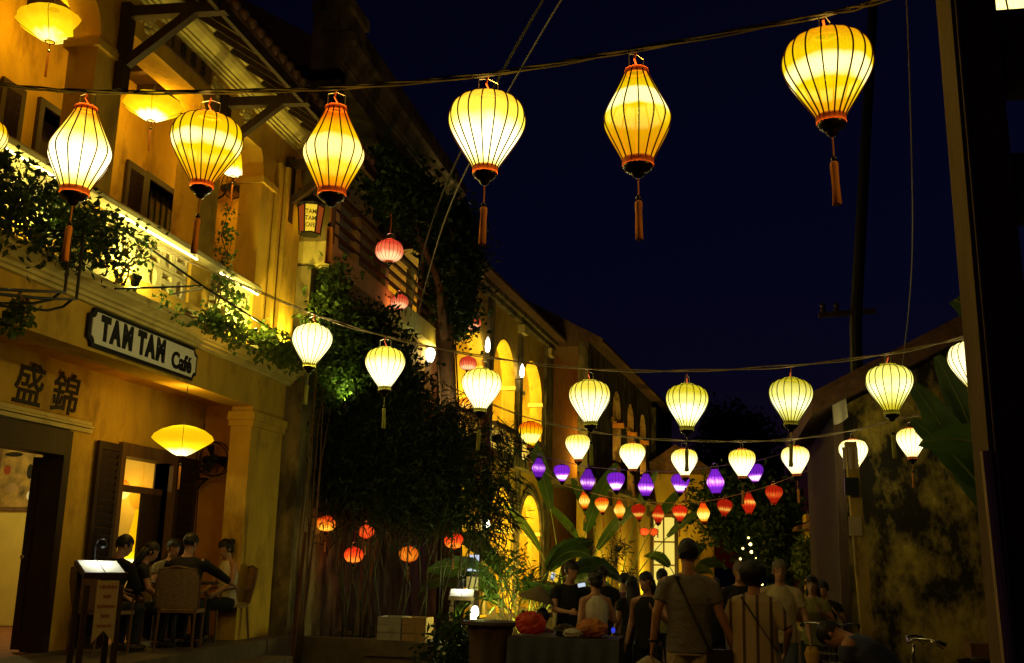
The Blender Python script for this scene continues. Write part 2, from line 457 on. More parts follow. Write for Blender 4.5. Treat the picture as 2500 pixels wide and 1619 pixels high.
def link(name, me, parent=None, local=False):
    o = bpy.data.objects.new(name, me)
    COL.objects.link(o)
    if parent is not None:
        o.parent = parent
        if not local and parent.type == 'EMPTY':
            o.matrix_parent_inverse = ROOT[parent.name].inverted()
    return o

ROOT = {}
def tag(o, label, cat=None, group=None, kind=None):
    o['label'] = label
    if cat: o['category'] = cat
    if group: o['group'] = group
    if kind: o['kind'] = kind
    return o
def thing(name, label, cat, loc=(0, 0, 0), rz=0.0, group=None, scale=1.0, rot=None):
    e = bpy.data.objects.new(name, None)
    COL.objects.link(e)
    e.empty_display_size = 0.1
    e.location = loc
    e.rotation_euler = rot if rot else (0, 0, rz)
    e.scale = (scale,) * 3
    ROOT[e.name] = Matrix.LocRotScale(Vector(loc), Euler(rot if rot else (0, 0, rz)), Vector((scale,) * 3))
    return tag(e, label, cat, group)
def structure(o):
    o['kind'] = 'structure'
    return o
def copy_tree(o, parent=None):
    c = o.copy()
    COL.objects.link(c)
    c.parent = parent
    for ch in o.children:
        copy_tree(ch, c)
    return c
def point_light(name, loc, watts, col, radius=0.05, parent=None, local=False):
    d = bpy.data.lights.new(name, 'POINT')
    d.energy = watts; d.color = col; d.shadow_soft_size = radius
    o = bpy.data.objects.new(name, d)
    COL.objects.link(o)
    o.location = loc
    if parent is not None:
        o.parent = parent
        if not local and parent.type == 'EMPTY':
            o.matrix_parent_inverse = ROOT[parent.name].inverted()
    return o
def spot_light(name, loc, to, watts, col, angle=70, blend=0.6, radius=0.03, parent=None):
    d = bpy.data.lights.new(name, 'SPOT')
    d.energy = watts; d.color = col; d.shadow_soft_size = radius; d.spot_size = rad(angle); d.spot_blend = blend
    o = bpy.data.objects.new(name, d)
    COL.objects.link(o)
    o.location = loc
    o.rotation_euler = (Vector(to) - Vector(loc)).to_track_quat('-Z', 'Y').to_euler()
    if parent is not None:
        o.parent = parent
        if parent.type == 'EMPTY':
            o.matrix_parent_inverse = ROOT[parent.name].inverted()
    return o

def text_mesh(name, s, size, material, parent, origin, right, up, depth=0.006, bold=0.0, align='CENTER', wscale=1.0, shear=0.0, spacing=1.0):
    """Lettering cut from the built-in font, laid on a plane given by origin, right and up; returns a mesh object."""
    cu = bpy.data.curves.new(name, 'FONT')
    cu.body = s; cu.size = size; cu.align_x = align; cu.align_y = 'CENTER'
    cu.extrude = depth; cu.offset = bold; cu.shear = shear; cu.space_character = spacing
    cu.resolution_u = 4
    tmp = bpy.data.objects.new(name + '_tmp', cu)
    COL.objects.link(tmp)
    bpy.context.view_layer.update()
    dg = bpy.context.evaluated_depsgraph_get()
    me = bpy.data.meshes.new_from_object(tmp.evaluated_get(dg))
    bpy.data.objects.remove(tmp, do_unlink=True)
    r, u = Vector(right).normalized(), Vector(up).normalized()
    n = r.cross(u)
    T = Matrix.Translation(origin) @ Matrix((r, u, n)).transposed().to_4x4() @ Matrix.Diagonal((wscale, 1, 1, 1))
    me.transform(T)
    me.materials.clear(); me.materials.append(M[material])
    return link(name, me, parent)

WARM = (1.0, 0.56, 0.07)
YEL = (1.0, 0.76, 0.10)
rng = random.Random(7)
# ================================================================== the setting
g = MB().add([(-300, -300, 0), (300, -300, 0), (300, 600, 0), (-300, 600, 0)], [(0, 1, 2, 3)]).build('street', 'asphalt')
structure(tag(g, 'dark asphalt street between the houses'))
p = MB().box(-6.9, -5.0, -4, 60, 0, 0.12).build('pavement', 'paving')
structure(tag(p, 'low paved strip along the left house fronts'))
p = MB().box(1.9, 3.4, -4, 60, 0, 0.10).build('pavement', 'paving')
structure(tag(p, 'low paved strip along the right hand wall'))

# ================================================================== the cafe
cafe = thing('cafe_building', 'two-storey ochre plaster cafe with balcony, lit columns and pierced balustrade', 'building', (-6.8, 10.5, 0))
MB().box(-7.25, -5.86, 4.0, 14.32, 0.12, 0.5).build('terrace', 'stone', cafe)
MB().box(-5.86, -5.5, 4.0, 13.2, 0.12, 0.31).build('step', 'stone', cafe)
def wall_x(x0, x1, spans):
    b = MB()
    for y0, y1, z0, z1 in spans:
        b.box(x0, x1, y0, y1, z0, z1)
    return b
# ground floor: inner wall, doors, windows
wall_x(-7.45, -7.25, [(4, 8.4, 0.5, 3.7), (8.4, 10.5, 2.92, 3.7), (10.5, 11.6, 0.5, 3.7), (11.6, 12.75, 2.78, 3.7), (12.75, 13.95, 0.5, 3.7)]).build('inner_wall', 'plaster_ochre', cafe)
MB().box(-7.25, -6.5, 13.62, 13.94, 0.5, 3.7).build('end_wall', 'plaster_orange', cafe)
MB().box(-6.5, -6.2, 12.92, 13.94, 0.12, 3.55).build('corner_pier', 'plaster_ochre', cafe)
pc = MB(); pc.box(-6.53, -6.14, 12.86, 13.96, 3.36, 3.47); pc.box(-6.52, -6.165, 12.89, 13.955, 3.28, 3.36)
pc.build('pier_capital', 'plaster_ochre', cafe)
MB().box(-6.5, -6.2, 5.6, 6.5, 0.12, 3.55).build('corner_pier', 'plaster_ochre', cafe)
MB().box(-6.56, -6.2, 4, 13.95, 3.55, 4.0).build('front_beam', 'plaster_ochre', cafe)
MB().box(-7.25, -6.56, 4, 13.95, 3.66, 3.9).build('loggia_ceiling', 'plaster_orange', cafe)
# stepped mouldings over the door
lm = MB()
for z0, z1, dx in ((2.92, 2.965, 0.05), (2.975, 3.0, 0.07), (3.01, 3.05, 0.035)):
    lm.box(-7.25, -7.25 + dx, 8.0, 10.86, z0, z1)
lm.build('door_moulding', 'plaster_pale', cafe)
pm = MB().box(-7.25, -7.235, 9.0, 10.78, 3.07, 3.50); pm.build('name_panel', 'plaster_ochre', cafe)
text_mesh('wall_character', '盛', 0.50, 'ink_black', cafe, (-7.228, 9.66, 3.27), (0, 1, 0), (0, 0, 1), 0.004, 0.005, shear=0.12)
text_mesh('wall_character', '錦', 0.50, 'ink_black', cafe, (-7.228, 10.30, 3.27), (0, 1, 0), (0, 0, 1), 0.004, 0.005, shear=0.12)
df = MB(); df.box(-7.47, -7.20, 10.38, 10.5, 0.5, 2.9); df.box(-7.47, -7.2, 8.4, 10.38, 2.62, 2.9); df.box(-7.47, -7.2, 8.4, 8.5, 0.5, 2.62)
df.build('door_frame', 'wood_dark', cafe)
dl = MB().box(-7.60, -7.48, 10.40, 10.46, 0.52, 2.6).build('door', 'wood_dark', cafe)
MB().ball((-7.56, 10.37, 1.5), 0.03).build('handle', 'metal_chrome', dl)
for k in range(3):
    MB().box(-7.58 , -7.50, 10.385, 10.40, 0.7 + k * 0.62, 1.2 + k * 0.62).build('door_panel', 'wood_dark', dl)
# french window with open louvred leaves
wf = MB(); wf.box(-7.47, -7.19, 11.5, 11.6, 0.5, 2.9); wf.box(-7.47, -7.19, 12.75, 12.85, 0.5, 2.9); wf.box(-7.47, -7.19, 11.6, 12.75, 2.74, 2.9)
win = wf.build('window', 'wood_brown', cafe)
MB().box(-7.42, -7.32, 11.6, 12.75, 2.32, 2.40).build('transom', 'wood_brown', win)
MB().box(-7.36, -7.33, 12.28, 12.75, 0.5, 2.32).build('inner_leaf', 'wood_dark', win)
def shutter(y0, y1, z0, z1, x, parent, nsl, wood='wood_dark'):
    b = MB()
    b.box(x, x + 0.04, y0, y0 + 0.07, z0, z1); b.box(x, x + 0.04, y1 - 0.07, y1, z0, z1)
    b.box(x, x + 0.04, y0 + 0.07, y1 - 0.07, z0, z0 + 0.1); b.box(x, x + 0.04, y0 + 0.07, y1 - 0.07, z1 - 0.09, z1)
    b.box(x, x + 0.008, y0 + 0.07, y1 - 0.07, z0 + 0.1, z1 - 0.09)
    s = b.build('shutter', wood, parent)
    h = (z1 - z0 - 0.19) / nsl
    me = MB().obox((0, 0, 0), (0.012, y1 - y0 - 0.14, h * 0.9), (0, rad(28), 0)).mesh('slat', wood)
    for i in range(nsl):
        o = link('slat', me, s); o.location = (x + 0.024, (y0 + y1) / 2, z0 + 0.1 + h * (i + 0.5))
    return s
shutter(11.0, 11.49, 0.52, 2.86, -7.22, cafe, 26)
shutter(12.86, 13.42, 0.52, 2.86, -7.22, cafe, 26)
# the lit room
room = MB()
room.box(-10.6, -7.45, 13.7, 13.9, 0.5, 3.6); room.box(-10.8, -10.6, 4, 13.9, 0.5, 3.6); room.box(-10.6, -7.45, 4, 4.2, 0.5, 3.6)
room.build('room_wall', 'plaster_room', cafe)
MB().box(-10.8, -7.25, 4, 13.9, 3.7, 3.86).build('room_ceiling', 'wood_brown', cafe)
MB().box(-10.8, -7.25, 4, 13.9, 0.3, 0.49).build('room_floor', 'terracotta', cafe)
wb = MB(); wb.box(-7.46, -7.2, 6.8, 8.4, 0.5, 0.52); wb.build('threshold', 'stone', cafe)
# upper floor
MB().box(-7.35, -6.2, 4, 13.95, 3.9 + 0.1, 4.2).build('balcony_floor', 'plaster_ochre', cafe)
lp = [(-6.2, 4.0), (-6.14, 4.0), (-6.14, 4.035), (-6.10, 4.04), (-6.10, 4.075), (-6.06, 4.085), (-6.045, 4.11), (-6.0, 4.135), (-5.955, 4.15), (-5.955, 4.185), (-5.94, 4.19), (-5.94, 4.225), (-6.2, 4.225)]
MB().prism(lp, 'y', 4, 14.0).build('ledge', 'plaster_pale', cafe)
MB().box(-6.46, -6.12, 4, 13.95, 4.225, 4.46).build('balustrade_plinth', 'plaster_ochre', cafe)
wall_x(-7.55, -7.35, [(4, 9.45, 4.2, 7.6), (9.45, 10.15, 6.4, 7.6), (10.15, 11.66, 4.2, 7.6), (11.66, 12.92, 6.38, 7.6), (11.66, 12.92, 4.2, 5.0), (12.92, 13.95, 4.2, 7.6)]).build('inner_wall', 'plaster_ochre', cafe)
MB().box(-7.35, -6.55, 13.6, 13.94, 4.2, 7.5).build('end_wall', 'plaster_ochre', cafe)
MB().box(-9.0, -7.55, 9.0, 13.9, 4.2, 7.6).build('dark_room_block', 'wood_dark', cafe)  # solid dark block; its colour stands in for the unlit room's shade
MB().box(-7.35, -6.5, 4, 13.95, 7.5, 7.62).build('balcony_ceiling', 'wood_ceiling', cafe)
me_b = MB().box(-0.42, 0.42, -0.05, 0.05, -0.05, 0.05).mesh('ceiling_beam', 'wood_dark')
for i in range(16):
    o = link('ceiling_beam', me_b, cafe); o.matrix_parent_inverse = ROOT[cafe.name].inverted(); o.location = (-6.925, 5.2 + i * 0.55, 7.445)
wf = MB(); wf.box(-7.56, -7.30, 11.58, 11.66, 4.95, 6.46); wf.box(-7.56, -7.30, 12.92, 13.0, 4.95, 6.46); wf.box(-7.56, -7.30, 11.66, 12.92, 6.38, 6.46); wf.box(-7.56, -7.28, 11.66, 12.92, 4.95, 5.02)
win = wf.build('window', 'wood_dark', cafe)
MB().box(-7.50, -7.49, 11.66, 12.92, 5.02, 6.38).build('pane', 'glass_green', win)
bm_ = MB().box(-0.009, 0.009, -0.009, 0.009, -0.68, 0.68).mesh('window_bar', 'metal_black')
for i in range(8):
    o = link('window_bar', bm_, win); o.location = (-7.44, 11.78 + i * 0.146, 5.70)
shutter(11.12, 11.57, 5.0, 6.44, -7.33, cafe, 18)
db = MB(); db.box(-7.56, -7.3, 9.37, 9.45, 4.2, 6.48); db.box(-7.56, -7.3, 10.15, 10.23, 4.2, 6.48); db.box(-7.56, -7.3, 9.45, 10.15, 6.4, 6.48)
db.build('door_frame', 'wood_dark', cafe)
shutter(8.75, 9.12, 4.3, 6.42, -7.33, cafe, 22)
shutter(13.1, 13.35, 4.3, 6.2, -7.33, cafe, 22)
# balustrade: a coping and pierced blocks, alternating round and slotted
MB().prism([(-6.44, 5.02), (-6.08, 5.02), (-6.05, 5.05), (-6.05, 5.10), (-6.09, 5.14), (-6.43, 5.14), (-6.47, 5.1), (-6.47, 5.05)], 'y', 4, 12.6).build('balustrade_coping', 'plaster_cream', cafe)
def block_round():
    b = MB(); n = 24; hw, hh = 0.138, 0.132
    vs, fs = [], []
    for x in (0.05, -0.05):
        for i in range(n):
            t = 2 * PI * i / n + PI / 4
            c, s = math.cos(t), math.sin(t)
            q = max(abs(c), abs(s))
            vs.append((x, c / q * hw, s / q * hh))
        for i in range(n):
            t = 2 * PI * i / n + PI / 4
            vs.append((x, 0.075 * math.cos(t), 0.098 * math.sin(t)))
    for i in range(n):
        k = (i + 1) % n
        fs += [(i, k, n + k, n + i), (2 * n + k, 2 * n + i, 3 * n + i, 3 * n + k), (n + i, n + k, 3 * n + k, 3 * n + i), (i, 2 * n + i, 2 * n + k, k)]
    return b.add(vs, fs)
def block_slots():
    b = MB()
    for y0, y1, z0, z1 in ((-0.138, -0.10, -0.132, 0.132), (0.10, 0.138, -0.132, 0.132), (-0.10, 0.10, 0.10, 0.132), (-0.10, 0.10, -0.132, -0.10), (-0.10, 0.10, -0.03, 0.035)):
        b.box(-0.05, 0.05, y0, y1, z0, z1)
    return b
mr_, ms_ = block_round().mesh('pierced_block', 'plaster_cream'), block_slots().mesh('pierced_block', 'plaster_cream')
for y0, y1 in ((6.4, 8.66), (9.16, 10.9), (11.42, 12.6)):
    n = int(round((y1 - y0) / 0.29)); w = (y1 - y0) / n
    for i in range(n):
        for j in range(2):
            o = link('pierced_block', mr_ if (i + j) % 2 == 1 else ms_, cafe)
            o.matrix_parent_inverse = ROOT[cafe.name].inverted()
            o.location = (-6.26, y0 + w * (i + 0.5), 4.605 + j * 0.275)
            o.scale = (1, w / 0.29, 1)
# upper columns with capitals and curved shoulders
def column(y0, y1):
    m_ = (y0 + y1) / 2
    b = MB().box(-6.5, -6.17, y0, y1, 4.23, 6.62)
    c = b.build('column', 'plaster_ochre', cafe)
    cp = MB(); cp.box(-6.54, -6.13, y0 - 0.05, y1 + 0.05, 6.62, 6.70); cp.box(-6.52, -6.15, y0 - 0.025, y1 + 0.025, 6.70, 6.74)
    cp.build('capital', 'plaster_ochre', c)
    hw = (y1 - y0) / 2
    poly = []
    for i in range(13):
        t = i / 12
        poly.append((m_ + hw * (0.80 + 0.10 * math.sin(t * PI) + 0.75 * t ** 3), 6.74 + t * 0.36))
    poly = poly + [(2 * m_ - y, z) for y, z in reversed(poly)]
    MB().prism(poly, 'x', -6.5, -6.18).build('shoulder', 'plaster_ochre', c)
    ba = MB(); ba.box(-6.55, -6.11, y0 - 0.06, y1 + 0.06, 4.23, 4.40); ba.build('base', 'plaster_cream', c)
for y0, y1 in ((6.35, 6.75), (8.66, 9.14), (10.92, 11.40), (12.60, 12.98)):
    column(y0, y1)
ep = MB(); ep.box(-6.5, -6.2, 12.98, 13.94, 4.23, 7.1); ep.build('end_pilaster', 'plaster_ochre', cafe)
ep = MB()
for y0, y1, x in ((13.06, 13.16, -6.12), (13.24, 13.72, -6.08), (13.80, 13.9, -6.14)):
    ep.box(-6.2, x, y0, y1, 4.23, 7.1)
ep.build('pilaster_strip', 'plaster_ochre', cafe)
# entablature
MB().box(-6.56, -6.2, 4, 13.95, 7.10, 7.60).build('architrave', 'plaster_ochre', cafe)
MB().box(-6.2, -6.165, 9.84, 10.96, 7.28, 7.50).build('date_panel', 'wood_brown', cafe)
for ch, yy in zip('1883', (10.0, 10.24, 10.48, 10.72)):
    text_mesh('date_numeral', ch, 0.26, 'ink_black', cafe, (-6.155, yy, 7.385), (0, 1, 0), (0, 0, 1), 0.006, 0.006)
for yc in (9.55, 11.25, 12.05):
    orn = MB()
    for i in range(16):
        a = i * 2.4
        orn.ball((-6.19, yc + 0.018 * i * math.cos(a), 7.38 + 0.0075 * i * math.sin(a)), (0.02, 0.06, 0.042), 8, 5)
    orn.build('stucco_ornament', 'plaster_pale', cafe, True)
cpz = [(-6.2, 7.53), (-6.15, 7.53), (-6.15, 7.56), (-6.12, 7.57), (-6.12, 7.60), (-6.08, 7.61), (-6.08, 7.635), (-6.05, 7.65), (-6.0, 7.69), (-5.975, 7.74), (-5.97, 7.79), (-5.93, 7.82), (-5.93, 7.87), (-5.90, 7.88), (-5.90, 7.93), (-6.2, 7.96)]
MB().prism(cpz, 'y', 4, 13.62).build('cornice', 'plaster_pale', cafe)
MB().prism([(x + 0.07 if x > -6.19 else x, z) for x, z in cpz], 'y', 13.62, 14.02).build('cornice_break', 'plaster_pale', cafe)
# roof on timber brackets
rf = MB()
rf.add([(-5.02, 4, 7.25), (-5.02, 14.0, 7.25), (-9.4, 14.0, 10.2), (-9.4, 4, 10.2), (-5.02, 4, 7.30), (-5.02, 14.0, 7.30), (-9.4, 14.0, 10.26), (-9.4, 4, 10.26)],
       [(0, 1, 2, 3), (7, 6, 5, 4), (0, 4, 5, 1), (1, 5, 6, 2), (2, 6, 7, 3), (3, 7, 4, 0)])
roof = rf.build('roof', 'roof_tile', cafe)
sl = Vector((-4.38, 0, 2.95)).normalized()
rm = MB().obox((0, 0, 0), (1.75, 0.06, 0.09), Matrix.Rotation(-math.atan2(2.95, -4.38), 3, 'Y')).mesh('rafter', 'wood_dark')
for i in range(22):
    o = link('rafter', rm, roof); o.location = (-5.80, 4.3 + i * 0.45, 7.70)
tm = MB()
tm.tube([Vector((0.03, 0, 0)) + sl * t for t in (0, 0.5, 1.0, 1.5, 2.0)], 0.055, 8)
tm = tm.mesh('tile_row', 'roof_tile', True)
for i in range(48):
    o = link('tile_row', tm, roof); o.location = (-5.02, 4.15 + i * 0.205, 7.32 + 0.01 * rng.random())
MB().box(-5.08, -5.03, 4, 14.0, 7.12, 7.25).build('eave_board', 'wood_dark', roof)
MB().box(-5.94, -5.90, 4, 13.6, 8.02, 8.07).build('eave_batten', 'plaster_pale', roof)
for yc in (6.55, 8.95, 11.2, 13.3):
    b = MB(); b.box(-6.17, -6.07, yc + 0.02, yc + 0.16, 6.3, 7.3); b.bar((-6.1, yc + 0.09, 7.2), (-4.98, yc + 0.09, 7.17), 0.11, 0.12); b.bar((-6.08, yc + 0.09, 6.62), (-5.35, yc + 0.09, 7.16), 0.09, 0.10)
    b.build('eave_bracket', 'wood_dark', cafe)

# ================================================================== neighbour with the wooden balcony
b2 = thing('balcony_house', 'tall dark house with heavy stone cornice and wooden balcony over the vines', 'building', (-6.4, 17.4, 0))
MB().box(-6.6, -5.95, 13.98, 21.0, 0, 5.82).build('wall', 'plaster_grey', b2)
MB().box(-6.6, -5.70, 13.98, 14.2, 6.2, 9.0).build('side_wall', 'plaster_grey', b2)
pk = MB().box(-0.02, 0.02, -0.075, 0.075, -1.4, 1.4).mesh('plank', 'wood_plank')
for i in range(22):
    o = link('plank', pk, b2); o.matrix_parent_inverse = ROOT[b2.name].inverted(); o.location = (-5.90 + 0.01 * rng.random(), 17.4 + i * 0.162, 4.42)
MB().box(-7.4, -5.70, 14.0, 21.0, 5.85, 6.2).build('balcony_slab', 'plaster_pale', b2)
MB().box(-7.4, -7.2, 14.2, 21.0, 6.2, 8.9).build('inner_wall', 'wood_brown', b2)
for i, z in enumerate((6.38, 6.58, 6.78, 7.0)):
    MB().box(-5.80, -5.74 if i < 3 else -5.70, 14.2, 20.6, z, z + (0.045 if i < 3 else 0.08)).build('balcony_rail', 'wood_brown', b2)
for y in (14.3, 15.25, 16.8, 18.3, 19.9):
    MB().box(-5.84, -5.74, y, y + 0.16, 6.2, 7.0).build('rail_post', 'plaster_pale', b2)
for y in (16.8, 20.1):
    MB().box(-5.95, -5.70, y, y + 0.3, 7.06, 8.9).build('balcony_column', 'plaster_grey', b2)
pil = MB(); pil.box(-6.1, -5.62, 20.25, 21.0, 6.2, 8.9); pil.box(-6.12, -5.58, 20.2, 21.04, 8.5, 8.62)
pil.build('end_pilaster', 'plaster_grey', b2)
cb = MB()
for i in range(9):
    t = i / 8
    cb.box(-5.95, -5.62 + 0.0, 20.25 + 0.04 * i, 21.0 - 0.04 * i, 8.42 - 0.06 * (i + 1) , 8.42 - 0.06 * i)
cb.build('corbel', 'plaster_grey', b2)
cz = [(-6.2, 8.82), (-5.70, 8.82), (-5.70, 9.10), (-5.66, 9.12), (-5.66, 9.16), (-5.62, 9.20), (-5.60, 9.30), (-5.56, 9.42), (-5.50, 9.48), (-5.50, 9.62), (-6.2, 9.66)]
MB().prism(cz, 'y', 13.98, 20.3).build('cornice', 'plaster_grey', b2)
MB().prism([(x + (0.06 if x > -6.1 else 0), z + (0.06 if z > 9.6 else 0)) for x, z in cz], 'y', 20.3, 21.1).build('cornice_end', 'plaster_grey', b2)
MB().box(-6.2, -5.60, 13.98, 21.0, 9.66, 9.98).build('parapet', 'plaster_grey', b2)
MB().box(-6.2, -5.52, 13.9, 14.7, 9.98, 10.16).build('parapet_cap', 'plaster_grey', b2)
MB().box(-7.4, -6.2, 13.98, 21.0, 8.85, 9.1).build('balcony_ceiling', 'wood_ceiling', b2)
MB().prism([(-6.2, 9.6), (-9.5, 11.6), (-9.5, 9.0), (-6.2, 9.0)], 'y', 13.98, 21.0).build('roof', 'roof_tile', b2)

# ================================================================== arcaded house
def frame_along(ox, oy, dx, dy):
    d = Vector((dx, dy, 0)).normalized()
    n = Vector((d.y, -d.x, 0))
    return Matrix.Translation((ox, oy, 0)) @ Matrix((n, d, Vector((0, 0, 1)))).transposed().to_4x4()
def arch_poly(s0, s1, zs, ztop, n=14, rise=None):
    r = (s1 - s0) / 2; c = (s0 + s1) / 2; ry = rise or r
    pts = [(c - r * math.cos(PI * i / n), zs + ry * math.sin(PI * i / n)) for i in range(n + 1)]
    return pts + [(s1, ztop), (s0, ztop)]
F3 = frame_along(-6.3, 25.0, 0.0691, 1)
b3 = thing('arcade_house', 'yellow house with lit round arches on both floors behind the bamboo', 'building', tuple(F3 @ Vector((-1, 4, 0))))
S0, S1 = -2.6, 9.4
bays = [(-1.1, 1.5), (2.45, 4.75), (5.6, 8.15)]
piers = [(S0, -1.1), (1.5, 2.45), (4.75, 5.6), (8.15, S1)]
for s0, s1 in piers:
    MB(F3).box(-0.4, 0, s0, s1, 0, 8.9).build('pier', 'plaster_ochre', b3)
    e0, e1 = (s0 if s0 == S0 else s0 + 0.25), (s1 if s1 == S1 else s1 - 0.25)
    MB(F3).box(0, 0.09, e0, e1, 0.2, 8.6).build('pilaster', 'plaster_grey', b3)
for s0, s1 in bays:
    MB(F3).prism(arch_poly(s0, s1, 6.6, 8.9, rise=1.18), 'x', -0.4, 0).build('arch', 'plaster_ochre', b3)
    MB(F3).prism(arch_poly(s0, s1, 2.45, 4.3, rise=1.1), 'x', -0.4, 0).build('arch', 'plaster_ochre', b3)
    for zz in (6.5, 2.35):
        MB(F3).box(-0.44, 0.06, s0 - 0.1, s0 + 0.13, zz, zz + 0.12).build('impost', 'plaster_pale', b3)
        MB(F3).box(-0.44, 0.06, s1 - 0.13, s1 + 0.1, zz, zz + 0.12).build('impost', 'plaster_pale', b3)
    hood = MB(F3)
    r = (s1 - s0) / 2; c = (s0 + s1) / 2
    pts = [(c - (r + 0.05) * math.cos(PI * i / 16), 2.45 + 1.16 * math.sin(PI * i / 16)) for i in range(17)]
    pts2 = [(c - (r + 0.28) * math.cos(PI * i / 16), 2.45 + 1.38 * math.sin(PI * i / 16)) for i in range(17)]
    hood.prism(pts + pts2[::-1], 'x', 0, 0.05)
    hood.build('arch_hood', 'plaster_grey', b3)
    # balustrade of the upper floor
    MB(F3).box(-0.1, 0.14, s0, s1, 5.18, 5.30).build('balcony_rail', 'wood_dark', b3)
    nb = 5; w = (s1 - s0) / nb
    for i in range(nb):
        mb_ = MB(F3); sc_ = s0 + w * (i + 0.5)
        mb_.box(-0.02, 0.04, sc_ - w / 2, sc_ - w / 2 + 0.07, 4.45, 5.18)
        n = 14
        ring = [(sc_ + 0.17 * math.cos(2 * PI * k / n), 4.82 + 0.26 * math.sin(2 * PI * k / n)) for k in range(n + 1)]
        mb_.tube([(0.01, a, b) for a, b in ring], 0.035, 6)
        mb_.build('baluster_ring', 'plaster_cream', b3)
MB(F3).box(-2.2, 0.35, S0, S1, 4.2, 4.45).build('balcony_slab', 'plaster_grey', b3)
MB(F3).box(-2.4, -2.2, S0, S1, 0, 8.9).build('inner_wall', 'plaster_ochre', b3)
MB(F3).box(-2.2, -0.4, S1 - 0.35, S1, 0, 8.9).build('end_wall', 'plaster_ochre', b3)
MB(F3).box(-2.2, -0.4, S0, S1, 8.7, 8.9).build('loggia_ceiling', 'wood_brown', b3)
c3 = MB(F3); c3.box(0, 0.16, S0, S1, 8.6, 8.75); c3.box(0, 0.26, S0, S1, 8.75, 8.95)
c3.build('cornice', 'plaster_grey', b3)
MB(F3).prism([(0.55, 8.9), (0.55, 9.0), (-3.5, 11.6), (-3.5, 8.9)], 'y', S0, S1 + 0.2).build('roof', 'roof_tile', b3)
for s in (-2.2, 5.18, 8.75):
    MB(F3).box(-0.02, 0.22, s - 0.24, s + 0.24, 8.3, 8.56).build('wall_capital', 'plaster_pale', b3)
for s in (0.2, 3.6, 6.9):
    for z, w in ((7.4, 230), (3.7, 200)):
        point_light('loggia_lamp', F3 @ Vector((-1.1, s, z - 0.9)), w, YEL, 0.12, b3)

# ================================================================== dark house with narrow lit arches, then the far shop
F4 = frame_along(-4.45, 33.2, 0.0928, 1)
b4 = thing('narrow_arch_house', 'dark mildewed house with three narrow orange-lit arches beyond the arcade', 'building', tuple(F4 @ Vector((-1, 8, 0))))
T0, T1 = 1.0, 21.0
opens = [(5.3, 6.9), (8.3, 9.8), (11.3, 12.8)]
last = T0
for a, b in opens + [(T1, T1)]:
    MB(F4).box(-0.35, 0, last, a, 3.6, 8.9).build('pier', 'plaster_grey', b4)
    MB(F4).box(-0.35, 0.0, last, a, 0, 3.6).build('ground_wall', 'plaster_ochre', b4)
    last = b
for a, b in opens:
    MB(F4).prism(arch_poly(a, b, 7.2, 8.9), 'x', -0.35, 0).build('arch', 'plaster_grey', b4)
    MB(F4).box(-0.35, 0, a, b, 0, 4.3).build('wall', 'plaster_ochre', b4)
    MB(F4).box(-0.40, 0.14, a - 0.28, a + 0.10, 6.72, 6.88).build('impost', 'plaster_orange', b4)
    MB(F4).box(-0.40, 0.14, b - 0.1, b + 0.28, 6.72, 6.88).build('impost', 'plaster_orange', b4)
    MB(F4).box(-0.05, 0.1, a, b, 5.2, 5.3).build('balcony_rail', 'wood_dark', b4)
    point_light('loggia_lamp', F4 @ Vector((-0.9, (a + b) / 2 - 0.2, 5.5)), 80, WARM, 0.1, b4)
MB(F4).box(-1.7, -1.5, T0, T1, 0, 8.9).build('inner_wall', 'plaster_orange', b4)
for a, b in opens:
    MB(F4).box(-1.5, -0.35, b + 0.5, b + 0.62, 4.3, 8.9).build('partition', 'plaster_orange', b4)
MB(F4).box(-1.5, -0.35, T0, T1, 8.75, 8.9).build('loggia_ceiling', 'wood_brown', b4)
MB(F4).box(-1.5, 0.3, T0, T1, 4.1, 4.3).build('balcony_slab', 'plaster_grey', b4)
MB(F4).prism([(0.5, 8.9), (0.5, 9.0), (-3.0, 10.9), (-3.0, 8.9)], 'y', T0, T1).build('roof', 'roof_tile', b4)
MB(F4).box(0.0, 0.2, 14.4, 14.9, 0, 8.6).build('pilaster', 'plaster_grey', b4)

b5 = thing('lit_shop', 'small far shop with a glowing yellow front at the end of the street', 'building', (-2.4, 47.0, 0))
MB().box(-3.6, -0.4, 47.0, 51, 0, 5.6).build('wall', 'plaster_ochre', b5)
MB().prism([(-3.9, 5.5), (-2.0, 6.8), (-0.1, 5.5)], 'y', 46.6, 51).build('roof', 'roof_tile', b5)
MB().box(-3.0, -2.1, 46.95, 47.0, 0.6, 3.6).build('lit_window', 'glow_panel', b5)
MB().box(-3.15, -3.0, 46.9, 47.0, 0.3, 3.8).build('window_post', 'wood_dark', b5)
MB().box(-2.1, -1.95, 46.9, 47.0, 0.3, 3.8).build('window_post', 'wood_dark', b5)
MB().box(-3.1, -2.0, 46.7, 47.0, 3.6, 3.75).build('canopy', 'wood_brown', b5)
for z in (1.5, 2.5):
    MB().box(-3.0, -2.1, 46.91, 46.95, z, z + .07).build('glazing_bar', 'wood_brown', b5)
MB().box(-2.6, -2.53, 46.91, 46.95, .6, 3.6).build('glazing_bar', 'wood_brown', b5)
MB().box(-1.8, -1.0, 46.95, 47.0, 0.3, 2.2).build('door', 'wood_brown', b5)

